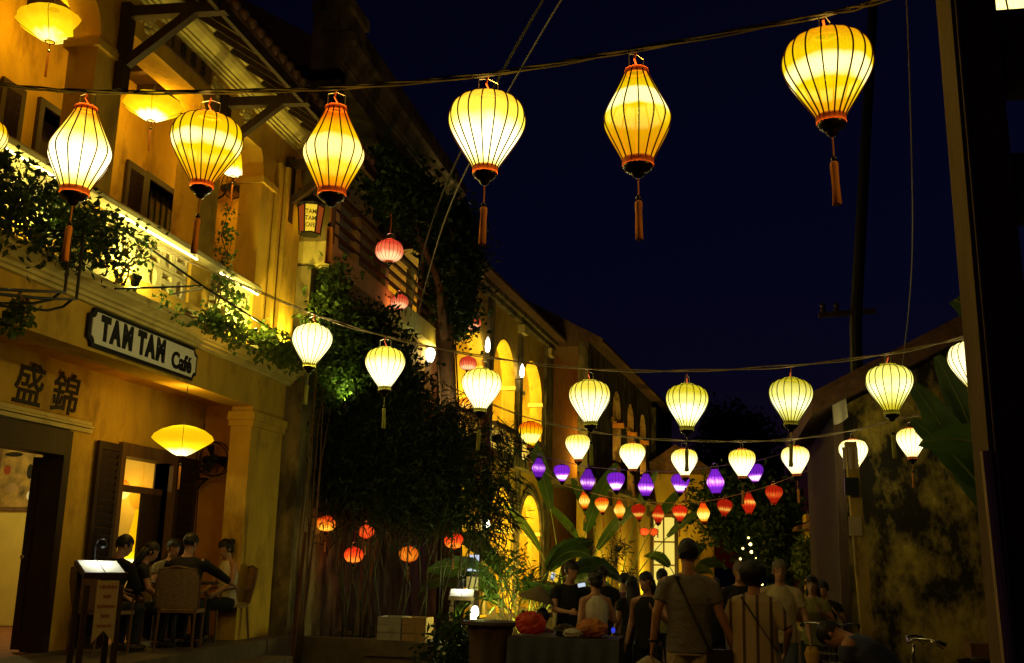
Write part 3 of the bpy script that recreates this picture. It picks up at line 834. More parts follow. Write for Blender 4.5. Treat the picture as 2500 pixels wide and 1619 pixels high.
# ================================================================== right side
r1 = thing('mossy_gable_house', 'weathered yellow house with black mildew on its gable wall, right of the street', 'building', (3.5, 16.5, 0))
MB().prism([(1.56, 0), (6.6, 0), (6.6, 5.2), (4.9, 5.45), (1.56, 3.72)], 'y', 14.6, 14.9).build('gable_wall', 'wall_mossy', r1)
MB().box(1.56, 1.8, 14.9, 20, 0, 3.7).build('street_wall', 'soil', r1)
MB().prism([(1.2, 3.60), (1.2, 3.82), (5.0, 5.82), (8.6, 3.9), (8.6, 3.7), (5.0, 5.55)], 'y', 14.3, 20.2).build('roof', 'roof_tile', r1)
me_t = MB().tube([(0, 0, 0), (0.95, 0, 0.5), (1.9, 0, 1.0), (2.85, 0, 1.5), (3.8, 0, 2.0)], 0.06, 8).mesh('tile_row', 'roof_tile', True)
for i in range(24):
    o = link('tile_row', me_t, r1); o.matrix_parent_inverse = ROOT[r1.name].inverted(); o.location = (1.2, 14.4 + i * 0.245, 3.84)
MB().box(1.5, 1.62, 14.5, 14.6, 0, 3.6).build('corner_strip', 'stump_bark', r1)
r2 = thing('low_corner_house', 'low brown plaster house at the far right corner beyond the mossy gable', 'building', (2.6, 24, 0))
MB().box(2.25, 5, 22, 27, 0, 2.4).build('wall', 'plaster_orange', r2)
MB().prism([(2.25, 2.4), (1.95, 2.5), (1.95, 2.62), (3.6, 3.5), (5.2, 2.5), (5, 2.4)], 'y', 21.8, 27.2).build('roof', 'roof_tile', r2)
MB().box(2.6, 3.3, 21.96, 22.0, 0, 2.1).build('door', 'wood_dark', r2)
r3 = thing('lit_porch', 'small yellow-lit porch with window frames behind the corner house', 'building', (2.9, 29, 0))
MB().box(2.2, 4.5, 29.2, 31, 0, 3.0).build('wall', 'plaster_ochre', r3)
MB().prism([(1.9, 2.55), (1.9, 2.65), (3.3, 3.3), (4.7, 2.65), (4.7, 2.55)], 'y', 28.4, 31).build('roof', 'roof_tile', r3)
for x in (2.25, 2.62):
    MB().box(x, x + 0.1, 28.9, 29.0, 0, 2.55).build('porch_post', 'plaster_pale', r3)
MB().box(2.36, 2.60, 29.16, 29.2, 0.9, 2.2).build('window', 'wood_dark', r3)
pl = MB().box(2.66, 2.80, 28.7, 28.8, 1.75, 2.1).build('porch_lantern', 'glow_panel', r3)
point_light('porch_bulb', (2.6, 28.6, 2.3), 8, YEL, 0.05, r3)
# ================================================================== silk lanterns
def spline(pts, n):
    """Catmull-Rom through (r, z) profile points."""
    out = []
    P = [pts[0]] + list(pts) + [pts[-1]]
    for i in range(1, len(P) - 2):
        for k in range(n):
            t = k / n
            o = []
            for a, b, c, d in zip(P[i - 1], P[i], P[i + 1], P[i + 2]):
                o.append(0.5 * (2 * b + (c - a) * t + (2 * a - 5 * b + 4 * c - d) * t * t + (3 * b - a - 3 * c + d) * t ** 3))
            out.append(tuple(o))
    out.append(tuple(pts[-1]))
    return out
PROFILE = {
    'balloon': (0.205, 0.41, [(0.34, 1.0), (0.60, 0.985), (0.84, 0.91), (0.965, 0.80), (1.0, 0.68), (0.955, 0.56), (0.82, 0.42), (0.57, 0.22), (0.38, 0.07), (0.31, 0.0)]),
    'diamond': (0.172, 0.49, [(0.36, 1.0), (0.45, 0.92), (0.66, 0.76), (0.86, 0.62), (0.975, 0.52), (1.0, 0.46), (0.965, 0.39), (0.83, 0.28), (0.64, 0.15), (0.50, 0.05), (0.44, 0.0)]),
    'round':   (0.20, 0.30, [(0.28, 1.0), (0.58, 0.96), (0.84, 0.82), (0.975, 0.63), (1.0, 0.5), (0.975, 0.37), (0.84, 0.18), (0.58, 0.04), (0.28, 0.0)]),
}
RIBS = {'balloon': 18, 'diamond': 14, 'round': 20}
LAN = {}
def lantern_meshes(kind, silk, trim, detail):
    key = (kind, silk, trim, detail)
    if key in LAN: return LAN[key]
    R, H, prof = PROFILE[kind]
    nr = RIBS[kind]
    seg = nr * (6 if detail > 1 else 4)
    pr = [(r * R, (z - 0.5) * H) for r, z in spline(prof, 4 if detail > 1 else 2)]
    d = {}
    def pleat(t, z):
        ph = (t * nr / (2 * PI)) % 1.0
        return 1.0 - 0.030 * math.sin(PI * ph)
    d['shade'] = MB().lathe(pr, seg, mod=pleat).mesh('shade', silk, True)
    rr = [(r * 1.002 + 0.0005, z) for r, z in pr]
    rw = 0.0044 if detail > 1 else 0.0038
    d['rib'] = MB().tube([(r, 0, z) for r, z in rr], rw, 4).mesh('rib', 'rib_' + trim)
    al = MB()
    for i in range(nr):
        a = 2 * PI * i / nr
        al.tube([(r * math.cos(a), r * math.sin(a), z) for r, z in rr], rw * 1.1, 3)
    d['ribs'] = al.mesh('rib_cage', 'rib_' + trim)
    c = 'collar_green' if trim == 'green' else ('rib_purple' if trim == 'purple' else 'collar_red')
    rt, rb = pr[0][0], pr[-1][0]
    d['top'] = MB().lathe([(rt * 0.86, H / 2 + 0.018), (rt * 1.0, H / 2 + 0.02), (rt * 1.05, H / 2 + 0.008), (rt * 1.05, H / 2 - 0.012), (rt * 0.95, H / 2 - 0.016)], 24).mesh('top_collar', c, True)
    d['bot'] = MB().lathe([(rb * 0.98, -H / 2 + 0.014), (rb * 1.07, -H / 2 + 0.012), (rb * 1.08, -H / 2 - 0.022), (rb * 0.98, -H / 2 - 0.026)], 24).mesh('bottom_collar', c, True)
    z = -H / 2 - 0.024
    d['fin'] = MB().lathe([(0.0, z + 0.004), (rb * 1.02, z + 0.003), (rb * 1.05, z - 0.008), (rb * 0.9, z - 0.022), (rb * 0.62, z - 0.036), (rb * 0.42, z - 0.042), (rb * 0.44, z - 0.052), (rb * 0.2, z - 0.066), (0.0, z - 0.068)], 20).mesh('finial', 'lacquer_black', True)
    zt = H / 2 + 0.01
    w = rt * 0.8
    d['hang'] = MB().tube([(-w, 0, zt), (-w, 0, zt + 0.085), (0, 0, zt + 0.10), (w, 0, zt + 0.085), (w, 0, zt)], 0.0028, 5).mesh('hanger', 'metal_wire')
    d['lead'] = MB().tube([(0.02, 0.0, zt - 0.02), (0.012, 0.006, zt + 0.03), (-0.012, 0.0, zt + 0.07), (-0.004, 0, zt + 0.115)], 0.006, 5).mesh('cord', 'red_cord')
    z -= 0.066
    ts = {'green': 'tassel_green', 'purple': 'rib_purple', 'red': 'tassel_orange'}[trim]
    d['cord'] = MB().tube([(0, 0, z + 0.004), (0.001, 0, z - 0.05), (0, 0, z - 0.098)], 0.0042, 5).mesh('tassel_cord', ts)
    d['bead'] = MB().ball((0, 0, z - 0.108), (0.015, 0.015, 0.016), 10, 7).mesh('bead', 'lacquer_black', True)
    d['tassel'] = MB().lathe([(0.006, z - 0.118), (0.017, z - 0.126), (0.0185, z - 0.145), (0.017, z - 0.19), (0.0175, z - 0.25), (0.020, z - 0.325), (0.016, z - 0.330), (0.0, z - 0.328)], 12,
                            mod=lambda t, zz: 1 + 0.12 * math.sin(5 * t + 20 * zz)).mesh('tassel', ts, True)
    LAN[key] = d
    return d
def lantern(label, kind, silk, trim, loc, dia, group, detail=2, watts=0.0, lcol=YEL, rot=0.0, tassel=True, tilt=(0, 0), hangto=None):
    R = PROFILE[kind][0]
    d = lantern_meshes(kind, silk, trim, detail)
    t = thing('silk_lantern', label, 'lantern', loc, group=group, scale=dia / (2 * R), rot=(tilt[0], tilt[1], rot))
    link('shade', d['shade'], t, True)
    if detail > 1:
        for i in range(RIBS[kind]):
            o = link('rib', d['rib'], t, True); o.rotation_euler = (0, 0, 2 * PI * i / RIBS[kind])
    else:
        link('rib_cage', d['ribs'], t, True)
    link('top_collar', d['top'], t, True); link('bottom_collar', d['bot'], t, True)
    link('finial', d['fin'], t, True); link('hanger', d['hang'], t, True)
    if detail > 1: link('cord', d['lead'], t, True)
    if hangto:
        s = dia / (2 * R)
        zt = PROFILE[kind][1] / 2 + 0.105
        MB().tube([(0, 0, zt), (0.01, 0, (zt + hangto / s) / 2), (0, 0, hangto / s)], 0.004, 5).build('hanging_cord', 'red_cord' if trim == 'red' else 'cable', t, local=True)
    if tassel:
        link('tassel_cord', d['cord'], t, True)
        ts = link('tassel', d['tassel'], t, True)
        link('bead', d['bead'], ts, True)
    if watts:
        point_light('bulb', (0, 0, 0.02), watts, lcol, 0.05, t, True)
    return t
WALLW = 14.0
G1, G2, G3, G4, G5 = 'large lanterns on the nearest cable', 'pale lanterns on the second cable', 'white lanterns on the third cable', 'purple lanterns strung over the street', 'red lanterns on the farthest cable'
row1 = [
    ('diamond', 'silk_hot', (-3.836, 5.334, 4.00), 0.371, 'white-hot diamond lantern with orange tassel before the left cafe column', 75),
    ('balloon', 'silk_yellow', (-2.963, 5.278, 3.925), 0.416, 'deep yellow balloon lantern hanging before the cafe balcony window', 75),
    ('diamond', 'silk_orange', (-2.128, 5.208, 3.849), 0.343, 'orange-topped diamond lantern beside the small cafe lamp', 50),
    ('balloon', 'silk_hot', (-1.211, 5.088, 3.847), 0.414, 'bright pale yellow balloon lantern where two cables cross behind it', 48),
    ('diamond', 'silk_yellow', (-0.39, 4.957, 3.83), 0.342, 'yellow diamond lantern alone against the blue sky', 34),
    ('balloon', 'silk_yellow', (0.534, 4.749, 3.882), 0.42, 'largest golden balloon lantern high at the right, near the concrete pole', 30)]
for i, (kd, sk, loc, dia, lab, w) in enumerate(row1):
    lantern(lab, kd, sk, 'red', loc, dia, G1, 2, w, WARM, rot=0.2 * i, tilt=(rng.uniform(-.02, .02), rng.uniform(-.025, .025)))
lantern('edge of an orange balloon lantern cut by the left picture border', 'balloon', 'silk_orange', 'red', (-4.56, 5.35, 4.10), 0.30, G1, 2, 30, WARM, tassel=False)
lantern('golden balloon lantern seen through the gaps of the concrete pole', 'balloon', 'silk_yellow', 'red', (1.27, 4.3, 3.86), 0.42, G1, 2, 40, WARM)
row2 = [((-4.097, 9.769, 3.695), .406, 'silk_white', 'leftmost white lantern of the second cable, before the vine-covered corner'),
        ((-3.331, 9.874, 3.464), .402, 'silk_white', 'pale lantern hanging in front of the plank wall, second from the left on its cable'),
        ((-2.342, 9.968, 3.25), .396, 'silk_white', 'white lantern overlapping the lit arches, third on the second cable'),
        ((-1.249, 9.96, 3.117), .403, 'silk_white', 'white lantern just left of the narrow orange-lit arches'),
        ((-0.31, 9.854, 3.054), .40, 'silk_pale', 'yellow-green lantern at the lowest point of the second cable'),
        ((0.635, 9.727, 3.083), .395, 'silk_pale', 'yellow-green lantern over the dark far trees, right of the lowest one'),
        ((1.472, 9.516, 3.157), .403, 'silk_pale', 'yellow-green lantern before the dark roof of the mossy house'),
        ((2.139, 9.354, 3.327), .40, 'silk_white', 'white lantern half hidden behind the concrete pole')]
for i, (loc, dia, sk, lab) in enumerate(row2):
    lantern(lab, 'balloon', sk, 'green', loc, dia, G2, 2, (85, 14, 11, 8, 6, 6, 6, 6)[i], (1.0, 0.86, 0.34), rot=0.31 * i, tilt=(rng.uniform(-.05, .05), rng.uniform(-.05, .05)))
row3 = [((-2.039, 14.899, 3.215), .362, 'leftmost white lantern of the third cable, beside a second bulb'),
        ((-1.234, 14.721, 3.064), .365, 'white lantern right below the narrow orange-lit arches'),
        ((-0.501, 14.535, 2.966), .363, 'white lantern straight under the lowest yellow-green lantern'),
        ((0.272, 14.302, 2.943), .359, 'white lantern partly covering the last purple one'),
        ((0.952, 14.07, 2.959), .361, 'white lantern hanging against the dark sky gap'),
        ((1.653, 13.8, 3.019), .356, 'white lantern right above the leaning yellow post'),
        ((2.312, 13.512, 3.125), .357, 'white lantern before the mossy gable wall, last on its cable')]
for i, (loc, dia, lab) in enumerate(row3):
    lantern(lab, 'balloon', 'silk_white', 'red', loc, dia, G3, 1, 4, (1.0, 0.86, 0.34), rot=0.4 * i, tilt=(rng.uniform(-.05, .05), rng.uniform(-.05, .05)))
row4 = [('diamond', (-3.728, 21.286, 3.485), .286), ('balloon', (-3.216, 21.137, 3.361), .336), ('diamond', (-2.661, 20.969, 3.221), .305), ('balloon', (-2.066, 20.758, 3.167), .36),
        ('diamond', (-1.462, 20.537, 3.097), .312), ('balloon', (-0.785, 20.255, 3.108), .347), ('diamond', (-0.118, 19.958, 3.132), .332), ('balloon', (0.593, 19.599, 3.261), .33)]
ordinal = ['first', 'second', 'third', 'fourth', 'fifth', 'sixth', 'seventh', 'eighth', 'ninth', 'tenth']
for i, (kd, loc, dia) in enumerate(row4):
    lantern('purple %s lantern, %s from the left on the purple string' % (kd, ordinal[i]), kd, 'silk_purple', 'purple', loc, dia, G4, 1, 7, (0.6, 0.25, 1.0), tassel=False, rot=i, tilt=(rng.uniform(-.06, .06), rng.uniform(-.08, .08)))
row5 = [('diamond', (-3.531, 27.149, 3.163), .292, 'silk_amber'), ('balloon', (-3.04, 26.89, 3.033), .366, 'silk_amber'), ('diamond', (-2.56, 26.626, 2.917), .295, 'silk_amber'), ('balloon', (-2.059, 26.328, 2.846), .355, 'silk_red'),
        ('diamond', (-1.549, 26.01, 2.786), .296, 'silk_red'), ('balloon', (-1.012, 25.643, 2.797), .364, 'silk_red'), ('diamond', (-0.442, 25.236, 2.807), .306, 'silk_amber'), ('balloon', (0.049, 24.85, 2.904), .36, 'silk_red'),
        ('diamond', (0.587, 24.412, 2.986), .313, 'silk_red'), ('balloon', (1.131, 23.926, 3.155), .383, 'silk_red')]
for i, (kd, loc, dia, sk) in enumerate(row5):
    lantern('%s %s lantern, %s from the left on the red string' % ('amber' if sk == 'silk_amber' else 'red', kd, ordinal[i]), kd, sk, 'red', loc, dia, G5, 1, 9, (1.0, 0.32, 0.06), rot=i, tassel=i < 6, tilt=(rng.uniform(-.06, .06), rng.uniform(-.08, .08)))
GR = 'round red lanterns under the bamboo'
for loc, dia, sk, lab, h in [((-5.827, 14.904, 2.063), .29, 'silk_tangerine', 'round orange lantern half covered by leaves, leftmost under the bamboo', .5),
                          ((-5.241, 15.048, 1.958), .24, 'silk_scarlet', 'small red lantern cut into points by leaves, under the bamboo', .55),
                          ((-5.431, 15.086, 1.614), .29, 'silk_scarlet', 'plain round red lantern lowest on the left under the bamboo', .9),
                          ((-4.622, 15.245, 1.647), .29, 'silk_tangerine', 'round lantern with a glowing orange belly above the plank crates', .9),
                          ((-3.954, 15.334, 1.858), .29, 'silk_scarlet', 'round orange-red lantern next to the menu boards, rightmost under the bamboo', .6)]:
    lantern(lab, 'round', sk, 'red', loc, dia, GR, 1, 4, (1.0, 0.3, 0.06), hangto=h)
GP = 'pink round lanterns on the balcony house'
for loc, dia, lab, h in [((-4.758, 14.023, 6.019), .42, 'pink-orange round lantern nearest on the balcony, leaves over its right edge', .6),
                      ((-5.50, 16.9, 5.98), .32, 'pink lantern speckled by leaf shadows above the plank wall', .55),
                      ((-5.139, 20.843, 6.488), .37, 'red-pink lantern behind leaves, highest beside the arches', .7),
                      ((-5.245, 21.009, 5.655), .37, 'pale pink round lantern above the third white one', .6),
                      ((-5.306, 21.184, 4.823), .30, 'small orange round lantern left of the third white one', .5)]:
    lantern(lab, 'round', 'silk_pink' if 'orange' not in lab or 'pink' in lab else 'silk_amber', 'red', loc, dia, GP, 1, 9, (1.0, 0.4, 0.22), hangto=h, tassel=False)
lantern('dimmer golden lantern by the lower arch, bamboo leaves across it', 'balloon', 'silk_orange', 'red', (-3.106, 16.883, 3.642), .40, 'single golden lantern', 1, 3, WARM, hangto=.3)
for x in (-2.987, -2.62):
    lantern('%s of two tiny red far lanterns by the lit shop' % ('left' if x < -2.8 else 'right'), 'round', 'silk_scarlet', 'red', (x, 41.0, 2.79), .36, 'two tiny red far lanterns', 1, 0, hangto=.4)

# lotus lanterns: flat, scalloped shades hung in the balcony; a smooth one over the terrace
def lotus_shade(R, h, petals, name, silk):
    b = MB()
    n = petals * 10
    rings = [(0.13, -0.5), (0.30, -0.42), (0.62, -0.22), (0.88, -0.05), (1.0, 0.06), (0.93, 0.20), (0.70, 0.36), (0.40, 0.47), (0.16, 0.52)]
    def mod(t, z):
        if petals == 0: return 1
        e = 1 - abs(2 * (z / h) * 0.9)
        return 1 - 0.10 * e * (1 - abs(math.cos(petals * t / 2)))
    return b.lathe([(r * R, z * h) for r, z in rings], n if petals else 48, mod=mod).mesh(name, silk, True)
def lotus(label, loc, R, h, petals, watts, group, drop, tas=0.28):
    t = thing('lotus_lantern', label, 'lantern', loc, group=group)
    link('shade', lotus_shade(R, h, petals, 'shade', 'silk_lotus'), t, True)
    rg = MB().tube([(0.13 * R * math.cos(a * PI / 8), 0.13 * R * math.sin(a * PI / 8), -0.5 * h) for a in range(17)], 0.006, 6)
    rg.build('bottom_ring', 'rib_red', t, local=True)
    for a in range(4):
        c, s = math.cos(a * PI / 2 + 0.5), math.sin(a * PI / 2 + 0.5)
        MB().tube([(r * R * 1.01 * c, r * R * 1.01 * s, z * h) for r, z in [(0.13, -0.5), (0.30, -0.42), (0.62, -0.22), (0.88, -0.05), (0.985, 0.06), (0.93, 0.20), (0.70, 0.36), (0.40, 0.47)]], 0.003, 4).build('wire_rib', 'rib_red', t, local=True)
    MB().tube([(0, 0, h * 0.5), (0, 0, drop)], 0.005, 5).build('hanging_cord', 'cable', t, local=True)
    b = MB().tube([(0, 0, -h * 0.5), (0, 0, -h * 0.5 - 0.09)], 0.003, 4); b.ball((0, 0, -h * 0.5 - 0.10), 0.014)
    b.build('tassel_cord', 'lacquer_black', t, local=True)
    MB().lathe([(0.004, -h * 0.5 - 0.11), (0.012, -h * 0.5 - 0.13), (0.013, -h * 0.5 - 0.11 - tas), (0, -h * 0.5 - 0.11 - tas)], 10).build('tassel', 'tassel_orange', t, local=True)
    point_light('bulb', (0, 0, 0.02), watts, WARM, 0.06, t, True)
    return t
GL = 'lotus lanterns in the cafe balcony'
lotus('largest scalloped lotus lantern in the top left balcony bay', (-6.75, 8.68, 6.91), 0.36, 0.36, 12, 95, GL, 0.55)
lotus('scalloped lotus lantern in the middle balcony bay above the cable', (-6.75, 10.67, 6.90), 0.36, 0.34, 12, 95, GL, 0.55)
lotus('scalloped lotus lantern partly hidden behind the deep yellow lantern', (-6.75, 12.85, 7.0), 0.34, 0.32, 12, 90, GL, 0.45)
lotus('smooth flat disc lantern hanging over the cafe terrace', (-6.3, 11.32, 2.89), 0.36, 0.36, 0, 50, 'terrace disc lantern', 0.77)

# ================================================================== cables
def cable(name, label, pts, r, material, twist=0, cat='cable', group=None):
    P = [Vector(p) for p in pts]
    fine = []
    for i in range(len(P) - 1):
        p0, p1, p2, p3 = P[max(i - 1, 0)], P[i], P[i + 1], P[min(i + 2, len(P) - 1)]
        for k in range(8):
            t = k / 8
            fine.append(0.5 * (2 * p1 + (p2 - p0) * t + (2 * p0 - 5 * p1 + 4 * p2 - p3) * t * t + (3 * p1 - p0 - 3 * p2 + p3) * t ** 3))
    fine.append(P[-1])
    b = MB()
    if twist:
        for s in range(twist):
            q = []
            for i, p in enumerate(fine):
                a = i * 0.55 + s * 2 * PI / twist
                w = 0.6 + 0.8 * abs(math.sin(i * 0.37 + s))
                q.append(p + Vector((0, math.cos(a), math.sin(a))) * r * w)
            b.tube(q, r * 0.72, 5)
    else:
        b.tube(fine, r, 5)
    return tag(b.build(name, material), label, cat, group)
CG = 'cables carrying the lanterns'
cable('lantern_cable', 'thick dark twisted cable carrying the nearest large lanterns', [(-6.0, 5.32, 4.78), (-4.419, 5.276, 4.449), (-3.773, 5.253, 4.347), (-2.93, 5.2, 4.263), (-2.098, 5.132, 4.196), (-1.205, 5.022, 4.156), (-0.383, 4.884, 4.17), (0.52, 4.69, 4.18), (0.83, 4.608, 4.20), (1.6, 4.38, 4.27), (3.2, 3.9, 4.5)], 0.009, 'cable', 3, group=CG)
cable('lantern_cable', 'grey cord carrying the eight pale lanterns of the second row', [(-6.05, 9.5, 4.84), (-5.998, 9.544, 4.816), (-4.257, 9.701, 4.082), (-3.346, 9.797, 3.791), (-2.331, 9.895, 3.582), (-1.247, 9.889, 3.437), (-0.303, 9.78, 3.389), (0.641, 9.656, 3.403), (1.47, 9.447, 3.462), (2.101, 9.29, 3.572), (2.588, 9.159, 3.672), (4.5, 8.8, 4.1)], 0.009, 'cable_rope', 2, group=CG)
cable('lantern_cable', 'orange-lit cord carrying the white lanterns of the third row', [(-5.85, 15.6, 5.0), (-4.579, 15.364, 4.404), (-3.001, 15.106, 3.738), (-2.034, 14.841, 3.477), (-1.226, 14.621, 3.333), (-0.496, 14.471, 3.268), (0.279, 14.272, 3.235), (0.96, 14.044, 3.244), (1.661, 13.752, 3.321), (2.319, 13.438, 3.458), (2.9, 14.6, 3.58)], 0.009, 'cable_rope', 2, group=CG)
cable('lantern_cable', 'thin dark cord carrying the purple lanterns', [(-6.0, 22.0, 5.0), (-4.45, 21.52, 4.111), (-3.724, 21.234, 3.74), (-3.208, 21.063, 3.60), (-2.653, 20.886, 3.48), (-2.061, 20.71, 3.41), (-1.457, 20.483, 3.36), (-0.781, 20.207, 3.35), (-0.113, 19.913, 3.41), (0.597, 19.565, 3.48), (1.317, 19.25, 3.66), (1.75, 18.9, 3.75)], 0.008, 'cable_rope', group=CG)
cable('lantern_cable', 'thin cord carrying the red lanterns farthest down the street', [(-5.6, 28.6, 4.6), (-4.238, 27.416, 3.656), (-3.527, 27.101, 3.40), (-2.559, 26.609, 3.18), (-1.541, 25.903, 3.06), (-0.436, 25.188, 3.06), (0.591, 24.318, 3.24), (1.135, 23.878, 3.39), (2.6, 22.2, 3.9)], 0.009, 'cable_rope', group=CG)
cable('power_cable', 'upper of two power cables running down to the balcony house', [(-0.40, 6.9, 6.9), (-1.45, 8.2, 6.5), (-3.2, 11.5, 6.1), (-4.6, 15.0, 5.95), (-5.5, 17.6, 5.9)], 0.011, 'cable', 2, group='power cables')
cable('power_cable', 'lower of two power cables crossing behind the pale balloon lantern', [(-0.30, 6.9, 6.9), (-1.38, 8.4, 6.5), (-3.1, 11.6, 6.03), (-4.4, 14.8, 5.75), (-5.6, 18.2, 5.75)], 0.009, 'cable_light', group='power cables')
cable('drop_wire', 'thin grey wire hanging down the sky near the right pole', [(1.42, 7.3, 6.9), (1.62, 8.6, 5.4), (1.80, 10.0, 4.35), (1.95, 12.0, 3.5)], 0.006, 'cable_light')
# ================================================================== cafe fittings
sg = thing('cafe_sign', 'white cafe signboard with black border reading TAM TAM on the front beam', 'sign', (-6.18, 10.15, 3.6))
def notched(y0, y1, z0, z1, r, n=6):
    pts = []
    for cy_, cz_, a0 in ((y1, z1, -90), (y0, z1, 0), (y0, z0, 90), (y1, z0, 180)):
        seg = [(cy_ + r * math.cos(rad(a0 - 90 * i / n)), cz_ + r * math.sin(rad(a0 - 90 * i / n))) for i in range(n + 1)]
        pts += seg
    return pts
pts_o = notched(9.03, 11.24, 3.585, 3.985, 0.075)
MB().prism(pts_o, 'x', -6.198, -6.160).build('border', 'sign_black', sg)
MB().prism(notched(9.075, 11.195, 3.625, 3.945, 0.07), 'x', -6.175, -6.152).build('board', 'sign_board', sg)
for s, yc in (('T', 9.30), ('A', 9.49), ('M', 9.715), ('T', 9.99), ('A', 10.17), ('M', 10.385)):
    text_mesh('letter', s, 0.325, 'sign_black', sg, (-6.149, yc, 3.79), (0, 1, 0), (0, 0, 1), 0.004, 0.022, wscale=0.74)
text_mesh('letter', 'Café', 0.26, 'sign_black', sg, (-6.149, 10.86, 3.745), (0, 1, 0), (0, 0, 1), 0.004, 0.010, wscale=0.95)

lamp = thing('name_lamp', 'small hexagonal lamp lettered TAM TAM CAFE on the cafe corner', 'lamp', (-5.86, 13.62, 6.18))
NL = 6
def hexa(z0, r0, z1, r1, n=6, rot=0.0):
    out = []
    for i in range(n):
        a, b = 2 * PI * i / n + rot, 2 * PI * (i + 1) / n + rot
        out.append([(r0 * math.cos(a), r0 * math.sin(a), z0), (r0 * math.cos(b), r0 * math.sin(b), z0), (r1 * math.cos(b), r1 * math.sin(b), z1), (r1 * math.cos(a), r1 * math.sin(a), z1)])
    return out
hr = rad(-67 - 30)
for i, q in enumerate(hexa(0.02, 0.145, 0.42, 0.185, rot=hr)):
    b = MB(Matrix.Translation((-5.86, 13.62, 6.18)))
    b.add(q, [(0, 1, 2, 3)])
    o = b.build('pane', 'glow_paper' if i == 0 else ('glow_red_panel' if i in (1, 5) else 'glow_paper'), lamp)
fr = MB(Matrix.Translation((-5.86, 13.62, 6.18)))
for i in range(6):
    a = 2 * PI * i / 6 + hr
    fr.tube([(0.15 * math.cos(a), 0.15 * math.sin(a), 0), (0.19 * math.cos(a), 0.19 * math.sin(a), 0.43)], 0.012, 6)
fr.lathe([(0.0, 0.0), (0.15, 0.0), (0.155, 0.02), (0.0, 0.025)], 6); fr.lathe([(0.0, 0.42), (0.2, 0.42), (0.23, 0.45), (0.14, 0.53), (0.05, 0.6), (0.0, 0.6)], 6)
fr.build('frame', 'metal_black', lamp)
MB().tube([(-5.86, 13.62, 6.78), (-5.86, 13.62, 6.9), (-6.2, 13.62, 6.9)], 0.014, 6).build('arm', 'metal_black', lamp)
fc = rad(-67)
nv = Vector((math.cos(fc), math.sin(fc), 0)); rv = Vector((-math.sin(fc), math.cos(fc), 0)); uv_ = Vector((0.10 * nv.x, 0.10 * nv.y, 1)).normalized()
for s, z in (('TAM', 0.31), ('TAM', 0.21), ('CAFE', 0.11)):
    rr_ = 0.145 + 0.04 * z / 0.42
    o = Vector((-5.86, 13.62, 6.18 + z)) + nv * (rr_ * math.cos(PI / 6) + 0.006)
    text_mesh('lamp_lettering', s, 0.092, 'sign_black', lamp, o, rv, uv_, 0.001, 0.002, wscale=0.62 if len(s) > 3 else 0.85)
point_light('bulb', (-5.70, 13.30, 6.42), 2.5, WARM, 0.05, lamp)

def wall_fan(label, loc, facing, R=0.22):
    t = thing('wall_fan', label, 'fan', loc, rot=(0, 0, facing))
    # local +x points away from the wall
    n = 24
    for x in (0.0, 0.10):
        MB().tube([(x, R * math.cos(2 * PI * i / n), R * math.sin(2 * PI * i / n)) for i in range(n + 1)], 0.008, 6).build('cage_ring', 'metal_black', t, local=True)
    b = MB()
    for i in range(30):
        a = 2 * PI * i / 30
        b.tube([(0.14, 0.03 * math.cos(a), 0.03 * math.sin(a)), (0.13, R * .6 * math.cos(a), R * .6 * math.sin(a)), (0.10, R * math.cos(a), R * math.sin(a)), (0, R * math.cos(a), R * math.sin(a))], 0.0022, 3)
    b.build('cage_wires', 'metal_black', t, local=True)
    for k in range(3):
        a = k * 2 * PI / 3 + 0.4
        MB(Matrix.Rotation(a, 4, 'X')).add([(0.03, 0.02, 0.02), (0.08, -0.05, 0.06), (0.08, -0.07, R * .85), (0.03, 0.08, R * .82)], [(0, 1, 2, 3)]).build('blade', 'metal_black', t, local=True)
    MB(Matrix.Rotation(-PI / 2, 4, 'Y')).lathe([(0, -0.14), (0.05, -0.12), (0.065, -0.06), (0.05, 0.16), (0.06, 0.18), (0, 0.2)], 14).build('motor', 'metal_black', t, True, True)
    MB().tube([(-0.1, 0, -0.02), (-0.16, 0, -0.12), (-0.30, 0, -0.16)], 0.018, 6).build('bracket', 'metal_black', t, local=True)
    return t
wall_fan('round caged wall fan above the cafe terrace, right of the shutters', (-6.92, 13.28, 2.86), rad(-35), 0.235)
wall_fan('dark fan high on the balcony wall beside the hidden lotus lantern', (-7.06, 13.42, 6.92), rad(-20), 0.19)
b = MB(); b.box(-7.25, -7.22, 13.42, 13.46, 2.30, 2.62); b.bar((-7.22, 13.44, 2.60), (-7.04, 13.44, 2.60), 0.03, 0.03); b.bar((-7.22, 13.44, 2.42), (-7.08, 13.44, 2.59), 0.02, 0.02)
tag(b.build('wall_bracket', 'metal_black'), 'small black iron bracket on the wall below the terrace fan', 'bracket')
cable('wall_wire', 'thin wire running down the terrace wall right of the bracket', [(-7.23, 13.56, 3.4), (-7.23, 13.55, 2.4), (-7.22, 13.57, 1.5), (-7.22, 13.55, 0.9)], 0.006, 'cable')
